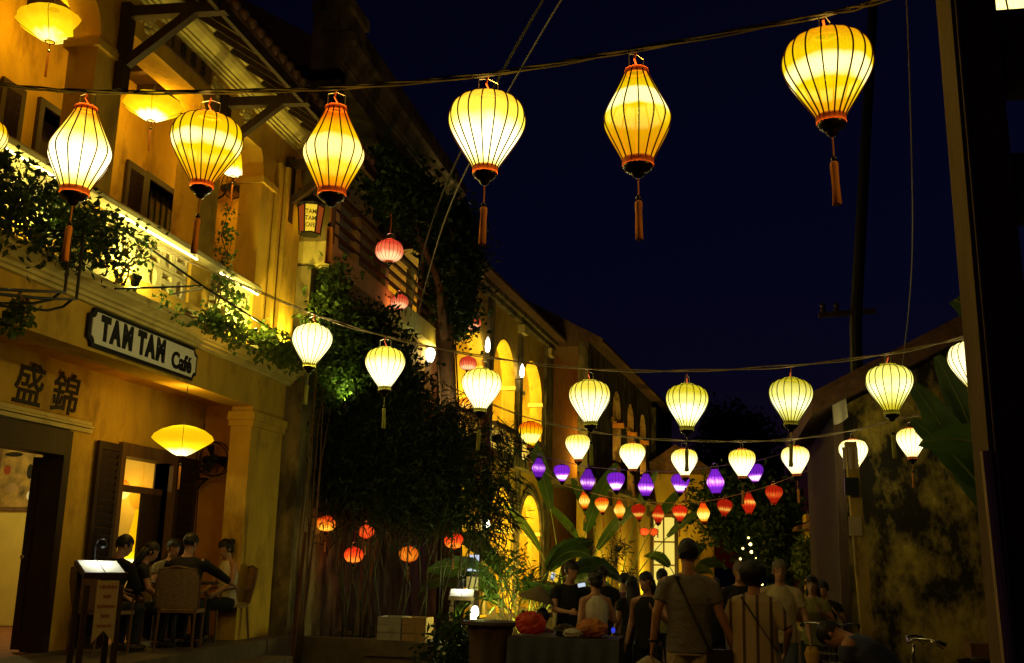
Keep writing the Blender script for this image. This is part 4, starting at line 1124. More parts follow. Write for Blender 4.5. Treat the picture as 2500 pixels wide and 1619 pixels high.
# lamps in the room
t = thing('teardrop_lamp', 'tall teardrop paper lamp glowing inside the cafe window', 'lamp', (-7.93, 13.2, 1.35))
MB().lathe([(0.0, 0.0), (0.05, 0.02), (0.11, 0.14), (0.125, 0.24), (0.105, 0.36), (0.07, 0.52), (0.045, 0.68), (0.03, 0.8), (0.0, 0.81)], 20).build('paper_shade', 'silk_lotus', t, True, True)
MB().lathe([(0, -0.85), (0.13, -0.85), (0.13, -0.82), (0.015, -0.8), (0.015, 0.0), (0, 0)], 12).build('stand', 'wood_dark', t, True, True)
point_light('bulb', (0, -0.02, 0.28), 16, WARM, 0.05, t, True)
t = thing('globe_lamp', 'round paper globe lamp hanging inside the cafe window', 'lamp', (-8.36, 13.4, 2.44))
MB().ball((0, 0, 0), 0.15, 20, 12).build('globe', 'silk_amber', t, True, True)
MB().tube([(0, 0, 0.14), (0, 0, 1.2)], 0.004, 5).build('hanging_cord', 'cable', t, local=True)
point_light('bulb', (0.0, 0, 0.0), 26, YEL, 0.1, t, True)
t = thing('pendant_lamp', 'pendant lamp lighting the cafe room behind the open door', 'lamp', (-9.2, 11.9, 3.1))
MB().lathe([(0.02, 0.12), (0.06, 0.1), (0.2, -0.06), (0.19, -0.06), (0.05, 0.08)], 20).build('lamp_shade', 'metal_black', t, True, True)
MB().ball((0, 0, -0.02), 0.045).build('bulb_glass', 'bulb_white', t, True, True)
MB().tube([(0, 0, 0.1), (0, 0, 0.6)], 0.005, 5).build('hanging_cord', 'cable', t, local=True)
point_light('bulb', (0, 0, -0.15), 80, (1.0, 0.86, 0.34), 0.08, t, True)
t = thing('framed_picture', 'framed brown and yellow picture on the lit room wall', 'picture', (-10.1, 13.69, 2.15))
MB().box(-10.56, -9.70, 13.66, 13.70, 2.12, 3.16).build('frame', 'wood_brown', t)
MB().box(-10.50, -9.76, 13.648, 13.662, 2.18, 3.10).build('print', 'picture_print', t)
for i, (x, z, w, h, m_) in enumerate([(-10.3, 2.95, .3, .07, 'sign_black'), (-10.0, 2.7, .1, .22, 'sign_black'), (-10.28, 2.45, .2, .16, 'wood_plank'), (-9.9, 2.35, .22, .18, 'sign_board'), (-10.38, 2.72, .12, .14, 'collar_red')]):
    MB(Matrix.Translation((x, 13.645, z)) @ Matrix.Rotation(PI / 2, 4, 'X')).lathe([(0, 0.004), (0.5, 0.003), (0.5, 0.0)], 20).build('picture_shape', m_, t).data.transform(Matrix.Translation((x, 13.645, z)) @ Matrix.Diagonal((w, 1, h, 1)) @ Matrix.Translation((-x, -13.645, -z)))

# floodlights on the ledge
def floodlight(label, loc, to, watts, col=YEL, angle=120, size=0.07, wide=False):
    t = thing('floodlight', label, 'lamp', loc, group='small floodlights')
    d = (Vector(to) - Vector(loc)).normalized()
    R = d.to_track_quat('Z', 'Y').to_matrix().to_4x4()
    T = Matrix.Translation(loc) @ R
    MB(T).lathe([(0, -0.10), (size * .6, -0.09), (size * .8, -0.03), (size, 0.0), (size, 0.012), (size * .86, 0.012), (size * .8, 0.0)], 16).build('housing', 'metal_black', t, True)
    MB(T).lathe([(0, 0.004), (size * .84, 0.003), (size * .84, 0.0)], 16).build('lens', 'bulb_white', t)
    MB().box(loc[0] - 0.02, loc[0] + 0.02, loc[1] - 0.02, loc[1] + 0.02, loc[2] - 0.16, loc[2] - 0.06).build('foot', 'metal_black', t)
    if wide: point_light('beam', tuple(Vector(loc) + d * 0.06), watts, col, 0.05, t)
    else: spot_light('beam', tuple(Vector(loc) + d * 0.03), to, watts, col, angle, 0.7, 0.04, t)
    return t
floodlight('floodlight on the cafe ledge below the right balustrade panel', (-5.90, 12.1, 4.42), (-6.0, 11.9, 5.3), 75, (1.0, 0.82, 0.14), 165, wide=True)
floodlight('floodlight on the cafe ledge behind the left bushy plant', (-6.0, 9.5, 4.40), (-6.05, 9.6, 5.2), 75, (1.0, 0.84, 0.18), 165, wide=True)
floodlight('floodlight at the foot of the cafe end pilaster', (-5.96, 13.45, 4.42), (-6.25, 13.35, 6.2), 120, (1.0, 0.76, 0.08), 130)
floodlight('floodlight on the ledge at the left picture edge', (-6.0, 7.9, 4.42), (-6.1, 7.9, 5.6), 40, (1.0, 0.84, 0.18), 165, wide=True)

for y0, y1, lab in ((6.85, 8.6, 'light tube under the coping of the left balustrade panel, behind the shrub'), (9.22, 10.86, 'light tube under the coping of the middle balustrade panel'), (11.46, 12.54, 'light tube under the coping of the right balustrade panel')):
    t = thing('light_tube', lab, 'lamp', (-6.07, (y0 + y1) / 2, 5.0), group='light tubes under the balustrade coping')
    MB().tube([(-6.075, y0, 5.0), (-6.075, y1, 5.0)], 0.012, 8).build('tube', 'strip_glow', t, True)
    for y in (y0 + .1, y1 - .1):
        MB().box(-6.10, -6.05, y - .012, y + .012, 5.0, 5.022).build('clip', 'metal_wire', t)
# ================================================================== dark iron frame of a folded awning
fr_l = thing('awning', 'black iron awning frame with curved arms at the left edge', 'frame', (-5.5, 7.2, 3.5))
for i, (dy, dz) in enumerate(((0, 0), (0.17, -0.02))):
    MB().tube([(-5.5, 7.66 + dy, 4.35), (-5.5, 7.67 + dy, 3.75 + dz), (-5.5, 7.2 + dy, 3.64 + dz), (-5.5, 6.4, 3.46 + dz), (-5.5, 5.6, 3.3 + dz)], 0.014, 6).build('frame_arm', 'metal_black', fr_l)
    MB().tube([(-5.5, 7.62 + dy, 3.74 + dz), (-5.5, 7.5 + dy, 3.64 + dz), (-5.5, 7.3 + dy, 3.56 + dz), (-5.5, 6.9, 3.46 + dz), (-5.5, 5.6, 3.2 + dz)], 0.012, 6).build('curved_brace', 'metal_black', fr_l)
    MB().tube([(-5.5, 7.66 + dy, 4.3), (-6.0, 7.66 + dy, 4.32)], 0.012, 6).build('wall_tie', 'metal_black', fr_l)
rod = thing('awning_rod', 'thin black stay rods in front of the cafe balcony', 'rod', (-5.7, 10.3, 4.3))
MB().tube([(-5.7, 8.70, 4.06), (-5.7, 10.36, 4.53)], 0.012, 6).build('stay', 'metal_black', rod)
MB().tube([(-6.1, 8.5, 4.95), (-5.7, 10.36, 4.53), (-5.7, 12.5, 4.44)], 0.013, 6).build('stay', 'metal_black', rod)
for y in (10.36, 12.4):
    MB().tube([(-5.7, y, 4.5), (-6.1, y, 4.44)], 0.010, 6).build('wall_tie', 'metal_black', rod)

# ================================================================== menu stands, stall, stump, crates
def menu_stand(label, loc, rz, banner=True, watts=1.5, h=1.32):
    t = thing('menu_stand', label, 'stand', loc, rz)
    # reader side is local -y... the board slopes towards local +x
    for x, y in ((-0.11, -0.14), (-0.11, 0.14), (0.11, -0.14), (0.11, 0.14)):
        MB().box(x - 0.02, x + 0.02, y - 0.02, y + 0.02, 0, h - 0.02 - 0.12 * (x > 0)).build('leg', 'wood_dark', t, local=True)
    T = Matrix.Translation((0, 0, h)) @ Matrix.Rotation(rad(22), 4, 'Y')
    b = MB(T); b.box(-0.15, 0.15, -0.18, 0.18, -0.035, 0.0)
    d = b.build('desk', 'wood_dark', t, local=True)
    for sgn in (-1, 1):
        MB(T).box(-0.13, 0.13, 0.005 if sgn > 0 else -0.165, 0.165 if sgn > 0 else -0.005, 0.004, 0.010).build('menu_page', 'paper', d)
    MB(T).box(0.138, 0.15, -0.18, 0.18, 0.0, 0.02).build('desk_lip', 'wood_dark', d)
    ln = MB(); ln.tube([(-0.17, 0.0, h + 0.05), (-0.19, 0.0, h + 0.17), (-0.14, 0, h + 0.23), (-0.06, 0, h + 0.22)], 0.007, 6)
    ln.build('gooseneck', 'metal_black', t, local=True)
    MB(Matrix.Translation((-0.03, 0, h + 0.20)) @ Matrix.Rotation(rad(20), 4, 'Y')).lathe([(0.012, 0.04), (0.03, 0.03), (0.05, -0.02), (0.046, -0.02)], 14).build('reading_lamp', 'metal_black', t, True, True)
    point_light('bulb', (-0.02, 0, h + 0.15), watts, (0.95, 1.0, 0.85), 0.02, t, True)
    if banner:
        bn = MB(); bn.add([(0.21, -0.09, h - 0.1), (0.21, 0.09, h - 0.1), (0.21, 0.09, h - 0.6), (0.21, 0.0, h - 0.5), (0.21, -0.09, h - 0.6)], [(0, 1, 2, 3, 4)])
        bo = MB().prism([(-0.09, h - 0.1), (0.09, h - 0.1), (0.09, h - 0.6), (0.0, h - 0.5), (-0.09, h - 0.6)], 'x', 0.20, 0.206).build('banner', 'banner_cloth', t, local=True)
        rb = random.Random(4)
        for i, hw in enumerate((0.066, 0.03, 0.07, 0.034, 0.06)):      # five unreadable red lines
            ln_ = MB(); y = -hw; z = h - 0.15 - i * 0.078
            while y < hw:
                w = rb.uniform(.006, .014); hh = rb.uniform(.012, .018)
                ln_.box(0.2062, 0.2078, y, y + w, z - hh, z + hh * rb.uniform(.5, 1)); y += w + .004
            ln_.build('banner_line', 'ink_red', bo)['kind'] = 'stuff'
    return t
ms = menu_stand('lit menu stand with a swallow-tailed banner on the cafe pavement', (-5.18, 8.15, 0.12), rad(-38), True, 3, 1.33)
menu_stand('small lit menu lectern by the plants before the arcade', (-3.62, 14.6, 0.0), rad(-80), False, 3, 1.12)

def spotted_panel(name, parent, x0, x1, y, z0, z1, m_):
    return MB().box(x0, x1, y, y + 0.02, z0, z1).build(name, m_, parent)
bd = thing('notice_board', 'pale lit notice board on a dark post beside the round lantern', 'sign', (-3.66, 15.6, 0))
MB().box(-3.70, -3.62, 15.62, 15.70, 0, 2.0).build('post', 'wood_dark', bd)
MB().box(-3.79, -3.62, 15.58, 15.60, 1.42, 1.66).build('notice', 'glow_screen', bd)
MB().box(-3.80, -3.62, 15.57, 15.59, 1.14, 1.34).build('notice', 'paper', bd)
hv = MB(); hv.add([(-3.70, 15.574, 1.53), (-3.655, 15.574, 1.58), (-3.66, 15.574, 1.62), (-3.685, 15.574, 1.63), (-3.70, 15.574, 1.61), (-3.715, 15.574, 1.63), (-3.74, 15.574, 1.62), (-3.745, 15.574, 1.58)], [(0, 1, 2, 3, 4, 5, 6, 7)])
hv.build('green_mark', 'leaf_dark', bd)
bd = thing('picture_board', 'small glowing yellow picture board in front of the arcade wall', 'sign', (-2.55, 16.2, 0))
MB().box(-2.58, -2.54, 16.24, 16.28, 0, 1.4).build('post', 'wood_dark', bd)
o = MB(Matrix.Translation((-2.56, 16.2, 1.42)) @ Matrix.Rotation(rad(12), 4, 'Y')).box(-0.09, 0.09, -0.01, 0.01, -0.15, 0.17).build('frame', 'metal_black', bd)
MB(Matrix.Translation((-2.56, 16.19, 1.42)) @ Matrix.Rotation(rad(12), 4, 'Y')).box(-0.08, 0.08, -0.01, 0.0, -0.14, 0.16).build('lit_picture', 'glow_paper', bd)
MB(Matrix.Translation((-2.56, 16.18, 1.42)) @ Matrix.Rotation(rad(12), 4, 'Y')).box(-0.04, 0.02, -0.01, -0.004, -0.11, 0.0).build('pale_patch', 'glow_screen', bd)

st = thing('tree_stump_table', 'dark tree-stump table in front of the garden plants', 'table', (-2.48, 11.3, 0))
MB(Matrix.Translation((-2.48, 11.3, 0))).lathe([(0.0, 0), (0.26, 0.0), (0.235, 0.1), (0.215, 0.4), (0.22, 0.75), (0.245, 0.86), (0.24, 0.90), (0.0, 0.905)], 28, mod=lambda t, z: 1 + 0.06 * math.sin(7 * t) + 0.04 * math.sin(13 * t + 1)).build('trunk', 'stump_bark', st, True)
MB(Matrix.Translation((-2.48, 11.3, 0))).lathe([(0.0, 0.906), (0.30, 0.906), (0.31, 0.92), (0.30, 0.95), (0.0, 0.955)], 28).build('top', 'wood_dark', st)
sb = thing('stall_table', 'low vendor table under a grey cloth at the street edge', 'table', (-1.75, 11.0, 0))
MB().box(-2.15, -1.05, 10.75, 11.45, 0.80, 0.84).build('table_top', 'wood_dark', sb)
for x, y in ((-2.1, 10.8), (-1.1, 10.8), (-2.1, 11.4), (-1.1, 11.4)):
    MB().box(x - 0.025, x + 0.025, y - 0.025, y + 0.025, 0, 0.80).build('leg', 'wood_dark', sb)
cl = MB()
n = 40
vs, fs = [], []
for i in range(n + 1):
    t_ = i / n
    x = -2.17 + 1.14 * t_
    for k in range(6):
        z = 0.845 - 0.11 * k
        vs.append((x, 10.73 - 0.03 * math.sin(t_ * 40) * k / 5 - 0.01 * k, z if k else 0.846))
for i in range(n):
    for k in range(5):
        a = i * 6 + k
        fs.append((a, a + 1, a + 7, a + 6))
cl.add(vs, fs).build('cloth', 'cloth_table', sb, True)
def crumpled(label, loc, r, m_, seed, name='plastic_bag', cat='bag', group='bags on the vendor table'):
    rr = random.Random(seed)
    b = MB().ball(loc, r, 22, 14)
    b.v = [tuple(Vector(loc) + (Vector(v) - Vector(loc)) * (0.86 + 0.2 * rr.random())) for v in b.v]
    zmin = loc[2] - r[2] * 0.8
    b.v = [(x, y, max(z, zmin)) for x, y, z in b.v]
    return tag(b.build(name, m_), label, cat, group)
crumpled('bright red-orange plastic bag on the stall, lit from behind', (-1.99, 11.05, 0.955), (0.17, 0.10, 0.13), 'bag_red', 3)
crumpled('brown paper bundle left of the clear sweets bag', (-1.62, 10.98, 0.90), (0.12, 0.10, 0.07), 'leather', 4)
crumpled('clear bag of orange sweets at the right end of the stall', (-1.34, 11.0, 0.93), (0.17, 0.11, 0.10), 'bag_orange', 5)
crumpled('crinkled silvery bag at the front of the stall', (-1.52, 10.84, 0.885), (0.10, 0.07, 0.05), 'bag_white', 6)
o = crumpled('tiny blue glowing toy beside the sweets bag', (-1.12, 11.0, 0.92), (0.022, 0.022, 0.03), 'led_blue', 7, 'toy_light', 'toy', None)
pl_ = thing('stone_planter', 'long low stone planter under the bamboo', 'planter', (-5.0, 14.6, 0))
MB().box(-5.9, -3.7, 14.35, 14.5, 0, 0.47).build('front_slab', 'stone', pl_)
MB().box(-5.9, -3.7, 15.6, 15.75, 0, 0.47).build('back_slab', 'stone', pl_)
MB().box(-5.88, -3.72, 14.5, 15.6, 0, 0.42).build('earth', 'soil', pl_)
MB().box(-3.75, -3.6, 14.35, 15.75, 0, 0.47).build('end_slab', 'stone', pl_)
for x0, m_, lab in ((-4.62, 'wood_grey', 'grey plank crate on the planter edge'), (-4.27, 'wood_plank', 'yellowish plank crate right beside the grey one')):  # the two crates differ only in wood colour
    ct = thing('plank_crate', lab, 'crate', (x0 + .15, 14.2, 0.5), group='two plank crates')
    MB().box(x0 + 0.01, x0 + 0.32, 13.96, 14.28, 0.50, 0.52).build('bottom', m_, ct)
    for k in range(3):
        MB().box(x0, x0 + 0.33, 13.93, 13.955, 0.50 + k * 0.105, 0.595 + k * 0.105).build('plank', m_, ct)
        MB().box(x0, x0 + 0.33, 14.285, 14.31, 0.50 + k * 0.105, 0.595 + k * 0.105).build('plank', m_, ct)
        MB().box(x0, x0 + 0.025, 13.957, 14.283, 0.50 + k * 0.105, 0.595 + k * 0.105).build('plank', m_, ct)
        MB().box(x0 + 0.305, x0 + 0.33, 13.957, 14.283, 0.50 + k * 0.105, 0.595 + k * 0.105).build('plank', m_, ct)
sp = thing('crate_plinth', 'dark stone block carrying the two plank crates', 'plinth', (-4.3, 14.1, 0))
MB().box(-4.75, -3.80, 13.85, 14.34, 0, 0.30).build('block', 'stone', sp); MB().box(-4.79, -3.76, 13.81, 14.345, 0.30, 0.495).build('slab', 'stone', sp)
tag(MB().tube([(-5.87, 14.36, 0.12), (-5.85, 14.36, 0.52), (-5.9, 14.36, 0.56), (-6.15, 14.1, 0.56)], 0.014, 6).build('handrail', 'metal_wire'), 'low pale pipe bent over the end of the cafe terrace', 'rail')
tag(MB().tube([(-6.19, 14.0, 0.5), (-6.19, 14.02, 2.3), (-6.18, 14.0, 3.4), (-6.19, 14.02, 4.0)], 0.02, 8).build('drain_pipe', 'pvc'), 'thin pale drain pipe at the cafe corner', 'pipe')
tag(MB().tube([(-5.55, 13.3, 0.12), (-5.53, 13.32, 1.0), (-5.48, 13.3, 1.9)], [0.03, 0.026, 0.022], 8).build('wooden_post', 'bark'), 'slim wooden post standing before the dark gap beside the cafe', 'post')

# ================================================================== cafe table and rattan chairs
tb = thing('cafe_table', 'round dark cafe table on the terrace among the guests', 'table', (-6.45, 11.95, 0.5))
MB().lathe([(0, 0.72), (0.40, 0.72), (0.41, 0.735), (0.40, 0.75), (0, 0.755)], 28).build('table_top', 'wood_dark', tb, local=True)
MB().lathe([(0, 0), (0.24, 0), (0.22, 0.03), (0.04, 0.06), (0.035, 0.7), (0.12, 0.72), (0, 0.72)], 16).build('pedestal', 'metal_black', tb, True, True)
def rattan_chair(label, loc, rz, group='rattan cafe chairs'):
    """local +y is the direction the sitter faces"""
    t = thing('rattan_chair', label, 'chair', loc, rz, group)
    for x in (-0.2, 0.2):
        MB().tube([(x, 0.2, 0), (x * 1.02, 0.21, 0.43)], 0.016, 6).build('leg', 'wood_brown', t, local=True)
        MB().tube([(x * 1.05, -0.25, 0), (x, -0.2, 0.43), (x, -0.24, 0.66), (x * 1.02, -0.28, 0.88)], 0.016, 6).build('leg', 'wood_brown', t, local=True)
        MB().tube([(x * 1.05, -0.23, 0.64), (x * 1.25, 0.0, 0.66), (x * 1.2, 0.18, 0.62), (x * 1.05, 0.2, 0.42)], 0.014, 6).build('armrest', 'wood_brown', t, local=True)
    MB().box(-0.22, 0.22, -0.21, 0.23, 0.42, 0.455).build('seat', 'rattan', t, local=True)
    b = MB(); n = 10; vs, fs = [], []
    for sgn in (0, 0.022):
        for j in range(8):
            z = 0.47 + 0.44 * j / 7
            w = 0.225 + 0.012 * math.sin(PI * j / 7) - (0.05 if j == 7 else 0)
            for i in range(n + 1):
                x = -w + 2 * w * i / n
                vs.append((x, -0.205 - 0.09 * j / 7 - 0.03 * (1 - (x / w) ** 2) - sgn, z))
    m_ = 8 * (n + 1)
    for j in range(7):
        for i in range(n):
            a = j * (n + 1) + i
            fs += [(a, a + 1, a + n + 2, a + n + 1), (m_ + a + 1, m_ + a, m_ + a + n + 1, m_ + a + n + 2)]
    bk = b.add(vs, fs).build('backrest', 'rattan', t, True, True)
    MB().tube([(-0.235, -0.21, 0.47), (-0.245, -0.27, 0.75), (-0.2, -0.305, 0.90), (0, -0.33, 0.935), (0.2, -0.305, 0.90), (0.245, -0.27, 0.75), (0.235, -0.21, 0.47)], 0.015, 6).build('back_frame', 'wood_brown', t, local=True)
    return t
rattan_chair('rattan chair seen from behind under the guest in black', (-6.14, 11.36, 0.5), rad(15))
rattan_chair('bentwood chair of the woman in the pale top, right end of the terrace', (-6.33, 12.86, 0.5), rad(140))
rattan_chair('chair under the guest in the patterned white shirt', (-6.85, 12.25, 0.5), rad(230))
rattan_chair('chair under the guest nearest the teardrop lamp', (-6.85, 11.35, 0.5), rad(300))
rattan_chair('chair of the cap-wearing guest behind the menu stand', (-6.62, 10.55, 0.5), rad(340))

# ================================================================== poles on the right
cp = thing('concrete_pole', 'huge dark concrete pole with rectangular gaps close at the right', 'pole', (0.95, 3.35, 0))
def quadpost(b, p0, p1, w0, w1, d):
    (x0, y0, z0), (x1, y1, z1) = p0, p1
    b.add([(x0, y0, z0), (x0 + w0, y0 , z0), (x0 + w0, y0 + d, z0), (x0, y0 + d, z0), (x1, y1, z1), (x1 + w1, y1, z1), (x1 + w1, y1 + d, z1), (x1, y1 + d, z1)],
          [(3, 2, 1, 0), (4, 5, 6, 7), (0, 1, 5, 4), (1, 2, 6, 5), (2, 3, 7, 6), (3, 0, 4, 7)])
b = MB(); quadpost(b, (0.800, 3.30, 0), (0.745, 3.30, 5.6), 0.15, 0.13, 0.20); b.build('shaft', 'concrete', cp)
b = MB(); quadpost(b, (1.22, 3.30, 0), (1.10, 3.30, 5.6), 0.15, 0.13, 0.20); b.build('shaft', 'concrete', cp)
for z0, z1 in ((0.0, 1.9), (2.16, 2.42), (2.70, 2.90), (3.14, 3.40), (3.75, 4.0), (4.4, 4.65), (5.3, 5.6)):
    b = MB(); quadpost(b, (0.90, 3.33, z0), (0.90, 3.33, z1), 0.36, 0.33, 0.14); b.build('crosspiece', 'concrete', cp)
MB().tube([(0.772, 3.30, 1.95), (0.79, 3.28, 1.2), (0.80, 3.28, 0.02)], 0.017, 8).build('conduit', 'pvc', cp)
MB().tube([(0.815, 3.293, 0.5), (0.80, 3.292, 2.0), (0.785, 3.292, 3.2), (0.77, 3.292, 5.0)], 0.006, 6).build('wire', 'cable_light', cp)
yp = thing('leaning_post', 'mottled yellow square concrete post leaning before the mossy wall', 'post', (1.62, 13.2, 0))
b = MB(); quadpost(b, (1.60, 13.1, 0), (1.48, 13.1, 3.1), 0.15, 0.13, 0.16); b.build('shaft', 'concrete_yellow', yp)
MB().box(1.475, 1.62, 13.07, 13.098, 1.98, 2.20).build('plate', 'banner_cloth', yp)
MB().box(1.44, 1.60, 13.00, 13.07, 2.45, 2.66).build('meter_box', 'metal_black', yp)
for x in (1.43, 1.50, 1.57):
    MB().box(x, x + 0.035, 12.98, 13.0, 2.76, 3.02).build('fuse_tube', 'pvc', yp)
fp = thing('utility_pole', 'faint dark utility pole with a crossarm against the sky', 'pole', (3.1, 24, 0))
MB().tube([(2.9, 24, 0), (3.05, 24, 7.0), (3.85, 24, 15.3)], [0.16, 0.14, 0.11], 10).build('shaft', 'strap', fp)
MB().bar((2.25, 24, 7.25), (3.5, 24, 7.32), 0.1, 0.12).build('crossarm', 'wood_dark', fp)
for x in (2.35, 2.65):
    MB().lathe([(0.03, 7.3), (0.07, 7.36), (0.04, 7.42), (0.07, 7.48), (0.03, 7.54), (0, 7.54)], 10, (x, 24, 0)).build('insulator', 'wood_dark', fp)
rg = MB(); vs, fs = [], []
for i in range(7):
    for j in range(9):
        u_, v_ = i / 6, j / 8
        vs.append((1.47 + 0.19 * u_ + 0.02 * v_, 14.42 + 0.025 * math.sin(u_ * 9), 3.90 - 0.42 * v_ * (1 - 0.25 * u_ ** 2)))
for i in range(6):
    for j in range(8):
        a = i * 9 + j
        fs.append((a, a + 1, a + 10, a + 9))
tag(rg.add(vs, fs).build('hanging_cloth', 'paper', None, True), 'pale cloth hanging from the eave of the mossy house', 'cloth')
sc_ = thing('wall_sconce', 'bright white wall sconce on the planked balcony house', 'lamp', (-5.8, 19.95, 5.55))
MB().lathe([(0.0, 0), (0.05, 0.0), (0.09, 0.1), (0.10, 0.2), (0.06, 0.27), (0, 0.28)], 16, (-5.78, 19.95, 5.5)).build('shade', 'bulb_white', sc_, True)
MB().tube([(-5.95, 19.95, 5.4), (-5.78, 19.95, 5.42), (-5.78, 19.95, 5.5)], 0.015, 6).build('arm', 'metal_black', sc_)
point_light('bulb', (-5.62, 19.8, 5.65), 14, YEL, 0.06, sc_)
sc_ = thing('wall_sconce', 'round white lamp under the cornice end of the balcony house', 'lamp', (-5.6, 20.2, 8.2))
MB().ball((-5.55, 20.1, 8.42), 0.14, 14, 10).build('globe', 'bulb_white', sc_, True)
MB().tube([(-5.62, 20.25, 8.3), (-5.55, 20.1, 8.3)], 0.02, 6).build('arm', 'metal_black', sc_)
point_light('bulb', (-5.45, 19.85, 8.40), 9, YEL, 0.06, sc_)
for s, z, lab in ((1.55, 6.95, 'candle-shaped sconce on the first upper pier of the arcade'), (5.15, 6.9, 'candle-shaped sconce on the second upper pier of the arcade'), (2.0, 2.3, 'bright sconce on the lower arcade pier behind the bamboo')):
    q = F3 @ Vector((0.2, s - 0.35, z))
    sc_ = thing('wall_sconce', lab, 'lamp', tuple(q))
    MB().lathe([(0.0, 0), (0.05, 0.02), (0.07, 0.15), (0.05, 0.32), (0.0, 0.42)], 12, tuple(q)).build('flame_bulb', 'bulb_white', sc_, True)
    MB().tube([tuple(q + Vector((-0.2, 0, -0.05))), tuple(q + Vector((0, 0, -0.05))), tuple(q)], 0.015, 6).build('arm', 'metal_black', sc_)
    point_light('bulb', tuple(q + Vector((0.15, -0.1, 0.1))), 3, YEL, 0.05, sc_)
floodlight('white floodlight on the arcade balcony behind the bamboo leaves', tuple(F3 @ Vector((0.3, 2.0, 4.75))), tuple(F3 @ Vector((0.15, 3.4, 5.0))), 20, YEL, 140, 0.13)
floodlight('white floodlight on the arcade balcony near the golden lantern', tuple(F3 @ Vector((0.3, 5.6, 4.6))), tuple(F3 @ Vector((0.0, 6.5, 5.0))), 20, YEL, 140, 0.13)
gl = thing('garden_lamp', 'small white garden lamp glaring among the plant stems', 'lamp', (-3.32, 14.15, 0.0))
MB(Matrix.Translation((-3.32, 14.15, 0))).lathe([(0, .78), (.05, .785), (.058, .84), (.05, .93), (.03, .97), (0, .98)], 16).build('glass', 'bulb_white', gl, True)
MB(Matrix.Translation((-3.32, 14.15, 0))).lathe([(.0, 0), (.06, 0), (.03, .03), (.018, .06), (.018, .74), (.05, .77), (0, .78)], 12).build('stand', 'metal_black', gl, True)
point_light('bulb', (-3.26, 14.24, 1.0), 30, (0.95, 1.0, 0.25), 0.06, gl)
floodlight('garden floodlight behind the tall palm stems', (-2.75, 15.3, 0.3), (-2.95, 15.9, 1.8), 90, YEL, 130, 0.08)
floodlight('green-lit floodlight in the vines of the balcony house', (-4.9, 18.4, 4.25), (-4.8, 18.9, 5.2), 30, (0.85, 1.0, 0.45), 150, 0.11)
floodlight('floodlight washing the ground floor wall at the arcade end', (-4.5, 31.0, 0.35), (-5.7, 33.0, 1.8), 150, YEL, 130, 0.09)
for y, lab in ((36.0, 'first'), (40.0, 'second'), (44.5, 'third')):
    xw = -4.45 + .0928 * (y - 33.2)
    floodlight(lab + ' floodlight along the foot of the narrow-arch house', (xw + .95, y, 0.3), (xw, y + 1.2, 1.5), 330, YEL, 130, 0.09)
for y, lab in ((26.3, 'first'), (29.2, 'second')):
    floodlight(lab + ' floodlight along the foot of the arcade', (-4.95, y, 0.3), (-6.1, y + 1.0, 1.3), 330, YEL, 105, 0.09)
floodlight('floodlight under the creeper at the cafe corner', (-5.35, 14.15, 3.75), (-5.5, 14.5, 5.5), 26, (0.95, 1.0, 0.2), 120, 0.05)
floodlight('floodlight at the foot of the traveller palms', (-3.6, 28.2, 0.3), (-3.6, 29.3, 2.6), 260, (0.95, 0.95, 0.12), 110, 0.09)
# light chain in the far tree
for i, (x, y, z) in enumerate([(0.83, 33.6, 1.75), (0.78, 33.7, 1.95), (0.60, 33.6, 1.62), (0.86, 33.6, 1.52), (0.52, 33.7, 1.30), (1.35, 33.6, 1.46), (1.62, 33.6, 1.42), (1.53, 33.7, 1.30), (1.0, 33.6, 1.32), (1.55, 33.7, 1.10), (1.25, 33.6, 1.12), (1.15, 33.5, 0.55), (1.75, 33.7, 1.05), (1.85, 33.6, 1.85), (0.95, 33.5, 1.10)]):
    t = thing('string_bulb', 'tiny warm bulb of the light chain in the far tree', 'bulb', (x, y, z + 0.5), group='light chain bulbs')
    MB().ball((0, 0, 0), 0.035 if i % 3 else 0.05, 8, 6).build('glass', 'bulb_warm', t, True, True)
    MB().lathe([(0.012, 0.03), (0.012, 0.08), (0.0, 0.08)], 6).build('cap', 'metal_black', t, local=True)
point_light('chain_glow', (1.1, 33.2, 1.8), 10, YEL, 0.3)
